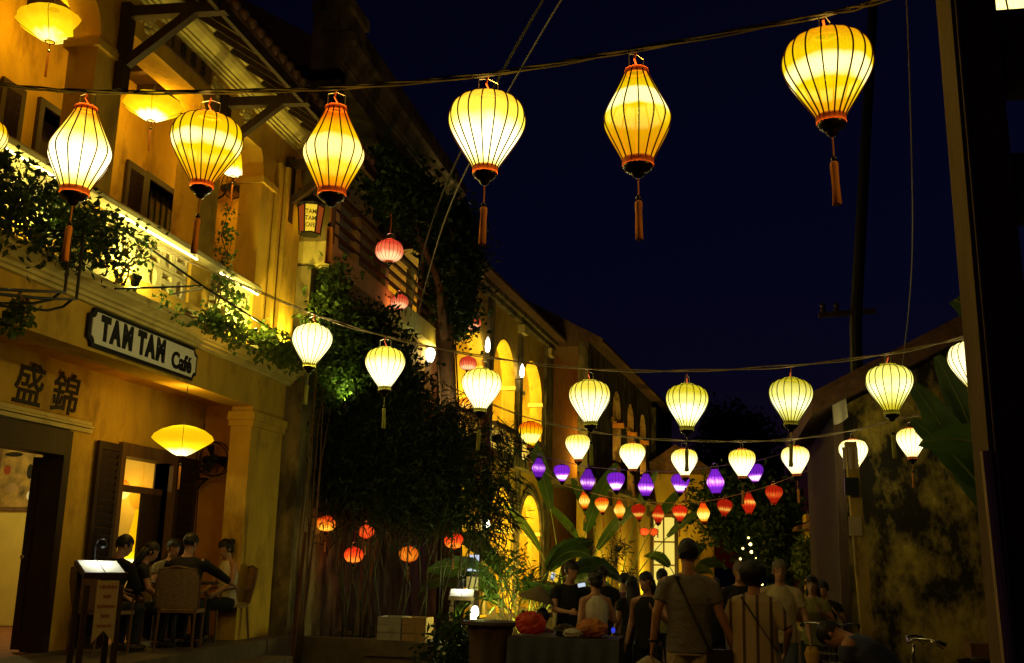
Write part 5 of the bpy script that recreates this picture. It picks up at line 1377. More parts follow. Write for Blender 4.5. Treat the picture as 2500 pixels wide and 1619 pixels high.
# ================================================================== plants
def leaf_mass(name, material, parent, blobs, n, L, W, seed, droop=0.3, clump=18, spread=0.16, aim=None):
    r = np.random.default_rng(seed)
    w = np.array([b[6] if len(b) > 6 else b[3] * b[4] * b[5] for b in blobs], float); w /= w.sum()
    nc = max(1, n // clump)
    bi = r.choice(len(blobs), nc, p=w)
    B = np.array([b[:6] for b in blobs], float)
    d = r.normal(size=(nc, 3)); d /= np.linalg.norm(d, axis=1)[:, None]
    rr = r.random(nc) ** 0.42
    cc = B[bi, :3] + d * rr[:, None] * B[bi, 3:6]
    c = np.repeat(cc, clump, axis=0)[:n]
    m = len(c)
    c = c + r.normal(size=(m, 3)) * spread
    dirs = r.normal(size=(m, 3)); dirs[:, 2] -= droop * 1.5
    if aim is not None: dirs += np.array(aim)
    dirs /= np.linalg.norm(dirs, axis=1)[:, None]
    s = np.cross(dirs, r.normal(size=(m, 3))); s /= np.linalg.norm(s, axis=1)[:, None]
    u = np.cross(s, dirs)
    l = L * (0.6 + 0.8 * r.random(m))[:, None]; ww = W * (0.7 + 0.6 * r.random(m))[:, None]
    v0 = c; v1 = c + dirs * l * 0.45 + s * ww * 0.5 + u * ww * 0.12; v2 = c + dirs * l - u * ww * 0.15; v3 = c + dirs * l * 0.45 - s * ww * 0.5 + u * ww * 0.12
    V = np.stack([v0, v1, v2, v3], 1).reshape(-1, 3)
    me = bpy.data.meshes.new(name)
    me.vertices.add(len(V)); me.vertices.foreach_set('co', V.astype(np.float32).ravel())
    idx = np.arange(m) * 4
    F = np.stack([idx, idx + 1, idx + 2, idx, idx + 2, idx + 3], 1).ravel()
    me.loops.add(len(F)); me.loops.foreach_set('vertex_index', F.astype(np.int32))
    me.polygons.add(2 * m); me.polygons.foreach_set('loop_start', (np.arange(2 * m) * 3).astype(np.int32))
    me.update(calc_edges=True); me.validate()
    me.materials.append(M[material])
    o = link(name, me, parent)
    o['kind'] = 'stuff'
    return o
def stems(parent, starts, ends, r0, r1, material, seed, name='stem', wob=0.08):
    rr = random.Random(seed)
    for a, b in zip(starts, ends):
        a, b = Vector(a), Vector(b)
        pts = [a.lerp(b, t) + Vector((rr.uniform(-1, 1), rr.uniform(-1, 1), 0)) * wob * math.sin(PI * t) for t in (0, .2, .4, .6, .8, 1)]
        MB().tube(pts, [r0 + (r1 - r0) * i / 5 for i in range(6)], 6).build(name, material, parent, True)
def shrub(name, label, cat, base, blobs, n, L, W, material, seed, nstem=5, **kw):
    t = thing(name, label, cat, base)
    leaf_mass('foliage', material, t, blobs, n, L, W, seed, **kw)
    rr = random.Random(seed)
    st_, en_ = [], []
    for i in range(nstem):
        b = blobs[i % len(blobs)]
        st_.append((base[0] + rr.uniform(-.05, .05), base[1] + rr.uniform(-.12, .12), base[2]))
        en_.append((b[0] + rr.uniform(-.5, .5) * b[3], b[1] + rr.uniform(-.5, .5) * b[4], b[2] + rr.uniform(-.2, .6) * b[5]))
    stems(t, st_, en_, 0.014, 0.005, 'wood_brown', seed)
    return t
shrub('balcony_shrub', 'dark bushy shrub spilling over the left cafe balustrade', 'plant', (-5.98, 7.9, 4.24),
      [(-5.8, 7.0, 4.48, .16, .7, .34), (-5.78, 7.9, 4.48, .18, .6, .36), (-5.8, 8.6, 4.50, .16, .35, .30)], 3600, 0.075, 0.042, 'leaf_dark', 11, 9, spread=.09)
shrub('balcony_shrub', 'sparse leafy shrub before the middle pierced blocks, lit from behind', 'plant', (-5.98, 9.2, 4.24),
      [(-5.85, 9.1, 4.62, .10, .18, .24), (-5.85, 9.40, 4.70, .08, .15, .15)], 190, 0.07, 0.04, 'leaf_dark', 12, 7, spread=.08)
shrub('ledge_plant', 'bright yellow-green plant around the floodlight on the cafe ledge', 'plant', (-5.9, 12.0, 4.24),
      [(-5.80, 11.4, 4.24, .10, .6, .10), (-5.74, 12.3, 4.28, .12, .5, .15), (-5.72, 12.95, 4.28, .12, .4, .16)], 1100, 0.085, 0.06, 'leaf_bright', 13, 8, spread=.08)
shrub('ledge_plant', 'thin creeping plant along the ledge above the signboard', 'plant', (-5.95, 10.6, 4.24),
      [(-5.84, 10.1, 4.24, .08, .55, .06), (-5.84, 10.9, 4.26, .08, .4, .08), (-5.88, 10.95, 4.05, .05, .10, .12)], 300, 0.07, 0.05, 'leaf_mid', 14, 5, spread=.06)
shrub('ledge_plant', 'small plant hanging below the iron awning frame', 'plant', (-5.6, 7.3, 3.62),
      [(-5.6, 7.2, 3.42, .12, .16, .14)], 160, 0.07, 0.05, 'leaf_mid', 15, 4, spread=.05)
shrub('potted_vine', 'vine climbing beside the second balcony column', 'plant', (-6.12, 11.5, 4.46),
      [(-6.08, 11.52, 5.2, .07, .10, .5), (-6.06, 11.5, 5.75, .06, .08, .2), (-6.05, 11.75, 4.75, .08, .2, .2)], 520, 0.06, 0.04, 'leaf_mid', 16, 4, spread=.05)
shrub('corner_creeper', 'creeper with lit leaves on the cafe corner under the name lamp', 'plant', (-5.85, 14.2, 0.12),
      [(-5.75, 14.35, 5.5, .2, .5, .55), (-5.65, 14.3, 4.9, .3, .7, .5), (-5.62, 14.5, 4.3, .3, .7, .5), (-5.8, 13.9, 4.6, .2, .25, .4)], 4200, 0.10, 0.06, 'leaf_mid', 17, 6, spread=.12)
shrub('corner_creeper', 'dark creeper mass between the cafe corner and the plank wall', 'plant', (-5.4, 15.6, 0.12),
      [(-5.35, 15.3, 4.9, .35, .6, .6), (-5.2, 15.9, 4.5, .4, .6, .7), (-5.0, 15.2, 4.1, .5, .5, .5), (-5.3, 16.3, 3.9, .4, .5, .6)], 6000, 0.12, 0.06, 'leaf_dark', 18, 6, spread=.14)
# tree wound over the balcony house
vt = thing('vine_tree', 'vine-wrapped tree with red-brown trunk climbing the balcony house', 'tree', (-4.95, 19.3, 0))
MB().tube([(-5.0, 19.3, 0), (-5.05, 19.25, 2.5), (-5.15, 19.1, 4.4), (-5.2, 18.9, 5.9), (-5.1, 18.7, 7.0), (-5.0, 18.5, 8.0)], [.26, .22, .19, .17, .14, .08], 12).build('trunk', 'bark', vt, True)
for pts in ([(-5.2, 18.95, 5.6), (-5.1, 18.0, 6.6), (-5.3, 17.0, 7.4), (-5.4, 16.0, 7.8)], [(-5.1, 18.7, 7.0), (-4.9, 19.6, 7.6), (-5.0, 20.6, 7.8)], [(-5.15, 18.8, 6.6), (-4.9, 18.0, 7.6), (-5.1, 17.2, 8.2)]):
    MB().tube(pts, [.09, .07, .05, .03][:len(pts)], 8).build('limb', 'bark', vt, True)
leaf_mass('crown', 'leaf_dark', vt, [(-5.3, 15.6, 7.7, .35, 1.0, .5), (-5.25, 17.2, 7.8, .4, 1.2, .55), (-5.1, 18.9, 7.6, .45, 1.0, .9), (-5.4, 20.0, 7.3, .3, .7, .9), (-5.35, 20.2, 6.5, .22, .5, .6), (-5.2, 19.4, 6.7, .22, .5, .6), (-4.85, 18.5, 7.3, .3, .5, .8), (-4.85, 18.7, 6.3, .28, .4, .5), (-4.8, 18.2, 6.9, .3, .5, .6)], 16000, 0.13, 0.07, 21, spread=.16)
for k, (y, z0, z1) in enumerate(((18.55, 7.0, 4.4), (18.9, 6.6, 3.8), (19.25, 6.8, 4.6))):
    MB().tube([(-5.25 + .1 * k, y, z0), (-5.3 + .1 * k, y + .1, (z0 + z1) / 2), (-5.2 + .08 * k, y + .25, z1)], 0.018, 5).build('hanging_vine', 'bark', vt, True)
# bamboo
bm2 = thing('bamboo_clump', 'large dark bamboo clump filling the gap between cafe and arcade', 'bamboo', (-4.8, 15.2, 0.42))
leaf_mass('foliage', 'leaf_bamboo', bm2, [(-5.7, 14.9, 3.3, .65, .45, .75), (-4.9, 14.9, 3.6, .8, .5, .65), (-5.2, 15.0, 2.7, 1.0, .5, .6), (-4.1, 15.0, 3.2, .7, .5, .75), (-4.3, 15.0, 2.4, .9, .5, .5), (-3.75, 15.1, 2.7, .5, .4, .65), (-5.9, 15.0, 2.4, .5, .4, .5)], 24000, 0.17, 0.022, 23, droop=.5, clump=12, spread=.16)
leaf_mass('leaf_spray', 'leaf_bamboo', bm2, [(-3.2, 15.0, 3.25, .3, .3, .3), (-3.2, 15.1, 2.6, .28, .3, .4), (-3.35, 15.1, 2.1, .35, .3, .4)], 800, 0.22, 0.026, 24, droop=.5, clump=9, spread=.09, aim=(0.7, 0, -0.3))
rr = random.Random(5)
st_, en_ = [], []
for i in range(34):
    x = -5.9 + 2.6 * i / 33
    st_.append((x * .75 - 1.2 + rr.uniform(-.15, .15), 15.1 + rr.uniform(-.3, .3), 0.42)); en_.append((x + rr.uniform(-.3, .4), 15.0 + rr.uniform(-.3, .3), 2.2 + rr.random() * 1.4))
stems(bm2, st_, en_, 0.016, 0.007, 'culm', 6, 'culm', .12)
shrub('garden_shrub', 'dark low shrub at the foot of the bamboo by the stump table', 'plant', (-3.2, 13.2, 0.0),
      [(-3.3, 13.3, .45, .5, .35, .35), (-3.0, 13.0, .3, .4, .3, .25)], 1500, 0.10, 0.05, 'leaf_dark', 27, 6, spread=.1)
shrub('garden_shrub', 'ferny green shrub glowing in front of the garden floodlight', 'plant', (-3.0, 14.9, 0.0),
      [(-3.1, 14.8, 1.35, .28, .25, .3), (-2.85, 14.9, 1.1, .28, .25, .3), (-3.05, 14.9, 1.65, .22, .25, .2)], 380, 0.14, 0.026, 'leaf_mid', 28, 9, spread=.11)
shrub('wall_creeper', 'yellow-lit creeper beside the small porch on the right', 'plant', (2.2, 28.0, 0.0),
      [(2.15, 27.8, 1.7, .35, .3, .6), (2.35, 27.6, 1.1, .3, .3, .5)], 1600, 0.13, 0.08, 'leaf_bright', 29, 4, spread=.12)

# banana and traveller's palms: every leaf its own blade
def banana_leaf(parent, base, az, rise, length, width, droop, seed, petiole=0.5, tear=6):
    rr = random.Random(seed)
    d = Vector((math.cos(az), math.sin(az), 0))
    s0 = Vector((-math.sin(az), math.cos(az), 0))
    # blades twist on their stalks
    tw = (rad(62) if abs(math.cos(az)) > .7 else rad(12)) * rr.choice((-1, 1)) + rr.uniform(-.25, .25)
    up0 = Vector((-d.x * math.sin(rise - droop * .5), -d.y * math.sin(rise - droop * .5), math.cos(rise - droop * .5)))
    s = (s0 * math.cos(tw) + up0 * math.sin(tw)).normalized()
    p = Vector(base); el = rise
    pts = [p.copy()]
    n = 18
    step = (petiole + length) / n
    for i in range(n):
        t = i / n
        el = rise - droop * t * t * 1.6
        p = p + (d * math.cos(el) + Vector((0, 0, 1)) * math.sin(el)) * step
        pts.append(p.copy())
    k0 = int(round(n * petiole / (petiole + length)))
    MB().tube(pts, [0.022 - 0.017 * i / n for i in range(n + 1)], 6).build('leaf_stalk', 'leaf_rib', parent, True)
    b = MB()
    for side in (-1, 1):
        i = k0
        while i < n:
            vs, fs = [], []
            j1 = min(n, i + rr.choice((1, 2, 2, 3, 4)) if tear else n)
            for q in range(i, j1 + 1):
                t = (q - k0) / (n - k0)
                w = width / 2 * (math.sin(PI * min(1, t * 0.92 + 0.06)) ** 0.55) * (0.92 + .12 * rr.random())
                if q == i and i > k0: w *= 0.97
                tang = (pts[min(q + 1, n)] - pts[max(q - 1, 0)]).normalized()
                nrm = tang.cross(s) * -1
                fold = 0.10 + 0.25 * rr.random() * (1 if tear else .3)
                e = pts[q] + s * side * w * math.cos(fold) - nrm * w * math.sin(fold) * 0.6 + tang * 0.05 * w
                md = pts[q] + s * side * w * .5 + nrm * w * .06
                vs += [pts[q], md, e]
            for q in range(j1 - i):
                a = q * 3
                fs += [(a, a + 1, a + 4, a + 3), (a + 1, a + 2, a + 5, a + 4)]
            b.add(vs, fs)
            i = j1
    o = b.build('leaf', 'leaf_banana', parent, True)
    return o
def banana(label, base, leaves, trunk_h=0.6, trunk_r=0.08, name='banana_plant'):
    t = thing(name, label, 'plant', base)
    bx, by, bz = base
    MB().tube([(bx, by, bz), (bx + .01, by, bz + trunk_h * .5), (bx, by, bz + trunk_h)], [trunk_r * 1.2, trunk_r, trunk_r * .7], 10).build('stem', 'stalk', t, True)
    for i, (az, rise, ln, wd, dr, pt) in enumerate(leaves):
        banana_leaf(t, (bx + .03 * math.cos(rad(az)), by + .03 * math.sin(rad(az)), bz + trunk_h * (.85 + .15 * (i % 3) / 2)), rad(az), rad(rise), ln, wd, rad(dr), 100 + i + int(bx * 10), pt)
    return t
banana('broad-leaved banana plant in front of the lower lit arch', (-2.95, 15.9, 0.0), [(-160, 62, 1.2, .44, 60, .8), (-20, 55, 1.3, .42, 95, .9), (20, 66, 1.2, .42, 100, 1.1), (-70, 60, 1.1, .44, 75, .8), (160, 70, 1.2, .42, 50, 1.0), (-120, 45, 1.0, .40, 70, .7), (-40, 74, 1.1, .40, 70, 1.1), (0, 80, .8, .34, 50, 1.1), (185, 55, 1.2, .42, 80, .9)], .5)
banana('tall traveller palm with upright paddle leaves left of the crowd', (-4.25, 29.0, 0.0), [(178, 82, 2.3, .46, 10, 2.6), (10, 78, 2.0, .46, 14, 2.2), (0, 64, 1.7, .42, 20, 1.8), (170, 66, 1.7, .42, 20, 1.7)], .4, name='traveller_palm')
banana('second traveller palm with long bare stalks behind the walkers', (-2.95, 29.4, 0.0), [(0, 80, 1.4, .36, 14, 2.6), (10, 68, 1.4, .36, 16, 2.5), (-6, 57, 1.3, .34, 18, 2.3), (175, 78, 1.4, .36, 14, 2.4), (170, 64, 1.3, .34, 20, 2.2)], .4, name='traveller_palm')
banana('dark banana plant with huge leaves behind the concrete pole', (3.15, 12.5, 0.0), [(180, 67, 1.7, .42, 7, .4), (176, 76, 1.75, .44, 7, .4), (184, 55, 1.2, .34, 12, .3), (0, 70, 1.6, .5, 30, .5)], 2.15, .12)
banana('small banana plant by the lit far shop', (-1.5, 38.0, 0.0), [(0, 60, 1.2, .5, 70, .9), (170, 70, 1.1, .45, 60, .8), (-40, 45, 1.0, .45, 60, .8), (40, 75, 1.2, .45, 40, .9)], .8)
banana('banana leaf tip at the far right picture edge', (3.5, 8.6, 0.1), [(175, 76, 2.0, .5, 30, 1.4), (160, 66, 1.6, .5, 50, 1.2), (200, 84, 1.9, .5, 20, 1.3)], .9, .1)

# trees at the end of the street
def far_tree(label, base, trunk_h, blobs, n, L, W, material, seed):
    t = thing('street_tree', label, 'tree', base)
    bx, by, bz = base
    MB().tube([(bx, by, bz), (bx + .1, by, trunk_h * .5), (bx, by, trunk_h), (bx + .2, by, trunk_h * 1.6)], [.2, .16, .14, .05], 10).build('trunk', 'bark', t, True)
    for i, b in enumerate(blobs[:4]):
        MB().tube([(bx, by, trunk_h * .9), ((bx + b[0]) / 2, (by + b[1]) / 2, (trunk_h + b[2]) / 2 + .2), (b[0], b[1], b[2])], [.09, .06, .03], 7).build('limb', 'bark', t, True)
    leaf_mass('crown', material, t, blobs, n, L, W, seed, spread=.28, clump=24)
    return t
far_tree('leafy dark green tree with the light chain at the street end', (0.9, 36.5, 0), 2.0, [(0.0, 36.4, 3.6, 1.1, 1.0, .9), (1.3, 36.4, 3.4, 1.2, 1.0, 1.0), (2.1, 36.6, 2.9, .8, .8, .8), (0.6, 36.4, 2.7, 1.1, .9, .6), (1.5, 36.3, 2.4, 1.0, .8, .5)], 9000, .22, .11, 'leaf_mid', 31)
far_tree('dark tree silhouette rising behind the street end', (0.9, 60, 0), 5.0, [(0.6, 60, 9.2, 1.6, 1.5, 1.6), (1.6, 60, 8.4, 1.8, 1.5, 1.6), (-0.2, 60, 7.6, 1.6, 1.5, 1.6), (2.2, 60, 6.5, 1.8, 1.5, 1.8), (0.2, 60, 5.6, 2.2, 1.5, 1.8)], 7000, .35, .2, 'leaf_dark', 32)
far_tree('dark leafy tree before the lit porch on the right', (2.0, 31.0, 0), 1.6, [(1.75, 31, 2.6, .7, .6, .7), (2.1, 31, 2.0, .6, .5, .6), (1.6, 31, 1.7, .5, .5, .5)], 3500, .18, .10, 'leaf_dark', 33)

# thin-stalked palms glowing at their feet
def stalk_palm(label, base, n, h, seed):
    t = thing('areca_palm', label, 'plant', base)
    rr = random.Random(seed)
    bx, by, bz = base
    for i in range(n):
        a = rr.uniform(0, 2 * PI); sp_ = rr.uniform(.15, .55) * h * .6
        tip = (bx + sp_ * math.cos(a), by + sp_ * math.sin(a) * .5, bz + h * rr.uniform(.7, 1.1))
        mid = (bx + .35 * sp_ * math.cos(a), by + .3 * sp_ * math.sin(a), bz + h * .55)
        MB().tube([(bx + rr.uniform(-.1, .1), by + rr.uniform(-.08, .08), bz), mid, tip], [.014, .010, .005], 6).build('stalk', 'stalk', t, True)
        leaf_mass('frond', 'leaf_mid', t, [(tip[0], tip[1], tip[2], .16, .12, .16)], 60, .20, .02, seed * 50 + i, spread=.07, clump=12, aim=(math.cos(a) * .8, math.sin(a) * .8, .1))
    return t
stalk_palm('thin-stalked palm lit from below behind the stump table', (-3.15, 15.2, 0.2), 5, 1.4, 41)
stalk_palm('thin-stalked palm between the stump table and the vendor', (-2.6, 15.4, 0.1), 5, 1.4, 42)
stalk_palm('slender palm stalks in front of the yellow ground floor wall', (-2.25, 20.5, 0.0), 9, 1.75, 43)
# ================================================================== people
def fuse(name, b, material, voxel, smooth_it=4):
    """Fuse overlapping volumes into one continuous skin."""
    me = b.mesh(name, material)
    o = bpy.data.objects.new(name + '_tmp', me)
    COL.objects.link(o)
    r = o.modifiers.new('r', 'REMESH'); r.mode = 'VOXEL'; r.voxel_size = voxel
    s = o.modifiers.new('s', 'SMOOTH'); s.factor = 0.5; s.iterations = smooth_it
    bpy.context.view_layer.update()
    dg = bpy.context.evaluated_depsgraph_get()
    out = bpy.data.meshes.new_from_object(o.evaluated_get(dg))
    bpy.data.objects.remove(o, do_unlink=True)
    out.polygons.foreach_set('use_smooth', [True] * len(out.polygons))
    out.materials.clear(); out.materials.append(M[material])
    return out
def capsule(b, p, q, r0, r1, n=12):
    p, q = Vector(p), Vector(q)
    b.tube([p, p.lerp(q, .33), p.lerp(q, .66), q], [r0, r0 + (r1 - r0) * .33, r0 + (r1 - r0) * .66, r1], n)
    b.ball(p, r0, n, 8); b.ball(q, r1, n, 8)
def loft(b, rings, n=24):
    vs, fs = [], []
    for c, rx, ry, ax in rings:
        c = Vector(c)
        for i in range(n):
            t = 2 * PI * i / n
            vs.append(c + ax[0] * rx * math.cos(t) + ax[1] * ry * math.sin(t))
    for j in range(len(rings) - 1):
        for i in range(n):
            k = (i + 1) % n
            fs.append((j * n + i, j * n + k, (j + 1) * n + k, (j + 1) * n + i))
    fs.append(tuple(range(n - 1, -1, -1))); fs.append(tuple((len(rings) - 1) * n + i for i in range(n)))
    b.add(vs, fs)
def person(label, loc, rz, H=1.7, shirt='shirt_black', trousers='trousers_dark', hair='hair_black', skin='skin', lean=0.0,
           hip=0.925, armL=None, armR=None, legL=None, legR=None, head=(0, 0), hairstyle='short', sleeves=0.5, dress=None, voxel=0.013, build=1.0, face=False, group=None, fem=False, tank=False):
    """local +y is the way the person faces, +x their right. Arms/legs: (elbow, wrist) / (knee, ankle) in metres for H = 1.75."""
    k = H / 1.75
    t = thing('person', label, 'person', loc, rz, group, scale=k)
    HZ = hip
    R = Matrix.Rotation(-lean, 3, 'X')
    def U(p):
        return R @ Vector((p[0], p[1], p[2] - 0.925)) + Vector((0, 0, HZ))
    sw = 0.165 if fem else 0.185
    bw = build * (0.93 if fem else 1.0)
    axU = (R @ Vector((1, 0, 0)), R @ Vector((0, 1, 0)))
    ax0 = (Vector((1, 0, 0)), Vector((0, 1, 0)))
    pr_ = random.Random(int(loc[0] * 1000 + loc[1] * 77))
    def arm(s):
        q = pr_.random()
        if q < .4: return ((s * (sw + .05), -.02 + pr_.uniform(-.08, .06), 1.14), (s * (sw + .07), .05 + pr_.uniform(-.12, .14), .90))
        if q < .75: return ((s * (sw + .08), -.04, 1.16), (s * (sw - .04), .20, 1.08 + pr_.uniform(-.1, .14)))
        return ((s * (sw + .10), .02, 1.17), (s * (sw - .02), .22, 1.30))
    armL = armL or arm(-1)
    armR = armR or arm(1)
    if head == (0, 0): head = (pr_.uniform(-.55, .55), pr_.uniform(-.05, .3))
    if lean == 0 and hip > .9: lean = pr_.uniform(-.03, .12)
    legL = legL or ((-0.10, 0.03, 0.49), (-0.105, -0.02, 0.08))
    legR = legR or ((0.10, 0.03, 0.49), (0.105, -0.02, 0.08))
    shL, shR = U((-sw, 0, 1.40)), U((sw, 0, 1.40))
    eL, wL = U(armL[0]), U(armL[1]); eR, wR = U(armR[0]), U(armR[1])
    b = MB()
    loft(b, [(U((0, 0, .86)), .10, .08, axU), (U((0, 0, .93)), .155 * bw, .11, axU), (U((0, 0, 1.08)), .135 * bw, .098, axU), (U((0, 0, 1.28)), .165 * bw, .11, axU), (U((0, 0, 1.37)), .15 * bw, .09, axU), (U((0, 0, 1.45)), .07, .06, axU)])
    for s in (-1, 1):
        capsule(b, U((s * .05, -.01, 1.445)), U((s * sw * .9, 0, 1.395)), .046, .052)
    # head on its neck
    hy, ht = head
    HR = R @ Matrix.Rotation(hy, 3, 'Z') @ Matrix.Rotation(-ht, 3, 'X')
    nb = U((0, -.005, 1.48))
    def Hd(p):
        return nb + HR @ (Vector(p) - Vector((0, 0, 1.48)))
    capsule(b, U((0, -.01, 1.42)), Hd((0, .0, 1.56)), .058, .052)
    hb = MB(Matrix.Translation(nb) @ HR.to_4x4() @ Matrix.Translation((0, 0, -1.48)))
    hb.ball((0, .01, 1.655), (.074, .094, .098), 20, 14); hb.ball((0, .028, 1.60), (.060, .072, .085), 18, 12); hb.ball((0, .062, 1.548), (.034, .030, .024), 12, 8)
    hb.ball((0, .098, 1.625), (.013, .016, .030), 10, 8); hb.ball((0, .108, 1.607), (.017, .016, .013), 10, 8); hb.ball((0, .092, 1.575), (.024, .012, .012), 10, 6)
    for s in (-1, 1):
        hb.ball((s * .077, .0, 1.625), (.012, .022, .034), 10, 8); hb.ball((s * .032, .082, 1.660), (.022, .014, .010), 8, 6)
    b.add(hb.v, hb.f)
    # arms and hands
    for sgn, s_, e_, w_ in ((-1, shL, eL, wL), (1, shR, eR, wR)):
        capsule(b, s_, e_, .050 * bw, .038); capsule(b, e_, w_, .040, .027)
        d = (w_ - e_).normalized()
        side = d.cross(Vector((0, 1, 0)) if abs(d.y) < .8 else Vector((0, 0, 1))).normalized()
        fw = side.cross(d).normalized() 
        pc_ = w_ + d * .05
        loft(b, [(w_, .026, .020, (fw, side)), (w_ + d * .03, .034, .017, (fw, side)), (w_ + d * .075, .040, .015, (fw, side)), (w_ + d * .092, .036, .012, (fw, side))], 12)
        for q, (off, ln) in enumerate(((-.030, .060), (-.010, .074), (.010, .070), (.029, .055))):
            a0 = w_ + d * .085 + fw * off
            a1 = a0 + d * ln * .55 - side * sgn * .010
            a2 = a1 + d * ln * .40 - side * sgn * .022
            capsule(b, a0, a1, .0088, .0082, 8); capsule(b, a1, a2, .0082, .0068, 8)
        a0 = w_ + d * .03 + fw * .028; a1 = a0 + d * .035 + fw * .028; a2 = a1 + d * .03 + fw * .006
        capsule(b, a0, a1, .0115, .010, 8); capsule(b, a1, a2, .010, .0085, 8)
    # legs and feet
    for s, (kn, an) in ((-1, legL), (1, legR)):
        hp = Vector((s * .09, 0, HZ - .02)); kn, an = Vector(kn), Vector(an)
        capsule(b, hp, kn, .085, .056); capsule(b, kn, an, .055, .036)
        b.ball((an.x, an.y + .06, an.z - .045), (.042, .125, .036), 12, 8)
    body = link('body', fuse('body', b, skin, voxel * (.72 if face or voxel < .012 else 1)), t, True)
    # clothes
    c = MB()
    if dress is None:
        loft(c, [(U((0, 0, .84)), .185 * bw, .135, axU), (U((0, 0, .93)), .180 * bw, .130, axU), (U((0, 0, 1.08)), .160 * bw, .120, axU), (U((0, 0, 1.28)), .188 * bw, .130, axU), (U((0, 0, 1.38)), .165 * bw, .105, axU), (U((0, 0, 1.465)), .080, .068, axU)])
        if not tank:
            for s in (-1, 1): capsule(c, U((s * .06, -.01, 1.435)), U((s * sw * .93, 0, 1.39)), .052, .064)
    else:
        z0 = dress
        fold = 20
        rings = [(z0, .27, .20), (z0 + .2, .25, .185), (.93, .225, .165), (1.10, .205, .150), (1.28, .205, .140), (1.40, .185, .112), (1.465, .085, .072)]
        vs_, fs_ = [], []
        n = 60
        for z, rx, ry in rings:
            amp = max(0, (1.3 - z)) * .055
            for i in range(n):
                a = 2 * PI * i / n
                q = 1 + amp * math.sin(9 * a + 1.3) + amp * .5 * math.sin(17 * a)
                vs_.append(U((rx * q * math.cos(a), ry * q * math.sin(a), z)))
        for j in range(len(rings) - 1):
            for i in range(n):
                kk = (i + 1) % n
                fs_.append((j * n + i, j * n + kk, (j + 1) * n + kk, (j + 1) * n + i))
        fs_ += [tuple(range(n - 1, -1, -1)), tuple((len(rings) - 1) * n + i for i in range(n))]
        c.add(vs_, fs_)
        for s in (-1, 1): capsule(c, U((s * .06, -.01, 1.43)), U((s * sw * .95, 0, 1.385)), .055, .070)
    if not tank:
        for s_, e_, w_ in ((shL, eL, wL), (shR, eR, wR)):
            if sleeves <= 1:
                q = s_.lerp(e_, sleeves)
                c.tube([s_, s_.lerp(q, .5), q], [.066 * bw, .064 * bw, .062 * bw], 14)
            else:
                c.tube([s_, s_.lerp(e_, .5), e_], [.066 * bw, .062, .056], 14); c.ball(e_, .056, 12, 8); q = e_.lerp(w_, sleeves - 1); c.tube([e_, q], [.055, .045], 14)
    sh = link('dress' if dress is not None else 'shirt', fuse('shirt', c, shirt, voxel, 3), t, True)
    if trousers:
        c = MB()
        loft(c, [(Vector((0, 0, HZ - .10)), .17, .13, ax0), (Vector((0, 0, HZ + .0)), .172 * bw, .125, ax0), (U((0, 0, .99)), .155 * bw, .115, axU)])
        for s, (kn, an) in ((-1, legL), (1, legR)):
            hp = Vector((s * .09, 0, HZ - .04)); kn, an = Vector(kn), Vector(an)
            c.tube([hp, hp.lerp(kn, .5), kn], [.103, .09, .074], 16); c.ball(kn, .074, 12, 8); c.tube([kn, kn.lerp(an, .5), an + Vector((0, 0, .0))], [.073, .066, .06], 16)
        link('trousers', fuse('trousers', c, trousers, voxel, 3), t, True)
        for s, (kn, an) in ((-1, legL), (1, legR)):
            an = Vector(an)
            q = MB(); q.ball((an.x, an.y + .065, an.z - .04), (.05, .14, .042), 14, 8); q.box(an.x - .045, an.x + .045, an.y - .07, an.y + .195, an.z - .082, an.z - .068)
            q.build('shoe', 'leather', t, True, True)
    # hair
    T = Matrix.Translation(nb) @ HR.to_4x4() @ Matrix.Translation((0, 0, -1.48))
    h = MB()
    if hairstyle == 'afro':
        h.ball((0, -.025, 1.665), (.125, .125, .125), 26, 18)
        rr_ = random.Random(3)
        h.v = [tuple(Vector((0, -.025, 1.665)) + (Vector(v) - Vector((0, -.025, 1.665))) * (1 + rr_.uniform(-.05, .06))) for v in h.v]
    else:
        h.ball((0, .002, 1.664), (.086, .106, .108), 30, 20)
        rr_ = random.Random(int(loc[0] * 100))
        h.v = [tuple(Vector((0, .002, 1.664)) + (Vector(v) - Vector((0, .002, 1.664))) * (1 + rr_.uniform(-.035, .05))) for v in h.v]
    hv = h.v[:]
    keep = []
    for f in h.f:
        cy_ = sum(hv[i][1] for i in f) / len(f); cz_ = sum(hv[i][2] for i in f) / len(f)
        if cy_ > .035 and cz_ < 1.685: continue
        if cz_ < 1.60 and hairstyle == 'short': continue
        if cz_ < 1.615 and cy_ > -.01 and hairstyle == 'short': continue
        keep.append(f)
    hh = MB(T); hh.add(hv, keep)
    if hairstyle == 'long':
        loft(hh, [((0, -.045, 1.66), .086, .062, ax0), ((0, -.07, 1.55), .098, .052, ax0), ((0, -.085, 1.42), .105, .045, ax0), ((0, -.10, 1.28), .085, .032, ax0), ((0, -.10, 1.20), .04, .02, ax0)], 18)
    if hairstyle == 'bun':
        hh.ball((0, -.11, 1.70), (.05, .05, .045), 14, 10); hh.ball((0, -.06, 1.62), (.07, .06, .07), 14, 10)
    hh.build('hair', hair, t, True, True)
    if face:
        for s in (-1, 1):
            q = MB(T); q.ball((s * .032, .090, 1.640), (.014, .009, .008), 10, 8); e = q.build('eye', 'eye_white', t, True, True)
            q = MB(T); q.ball((s * .032, .097, 1.640), (.006, .004, .006), 8, 6); q.build('pupil', 'ink_black', e, True, True)
            q = MB(T); q.tube([(s * .014, .100, 1.666), (s * .034, .098, 1.672), (s * .052, .084, 1.664)], .005, 5); q.build('eyebrow', hair, t, True, True)
        q = MB(T); q.ball((0, .101, 1.573), (.024, .007, .007), 12, 6); q.build('lips', 'lip', t, True, True)
    return t, k
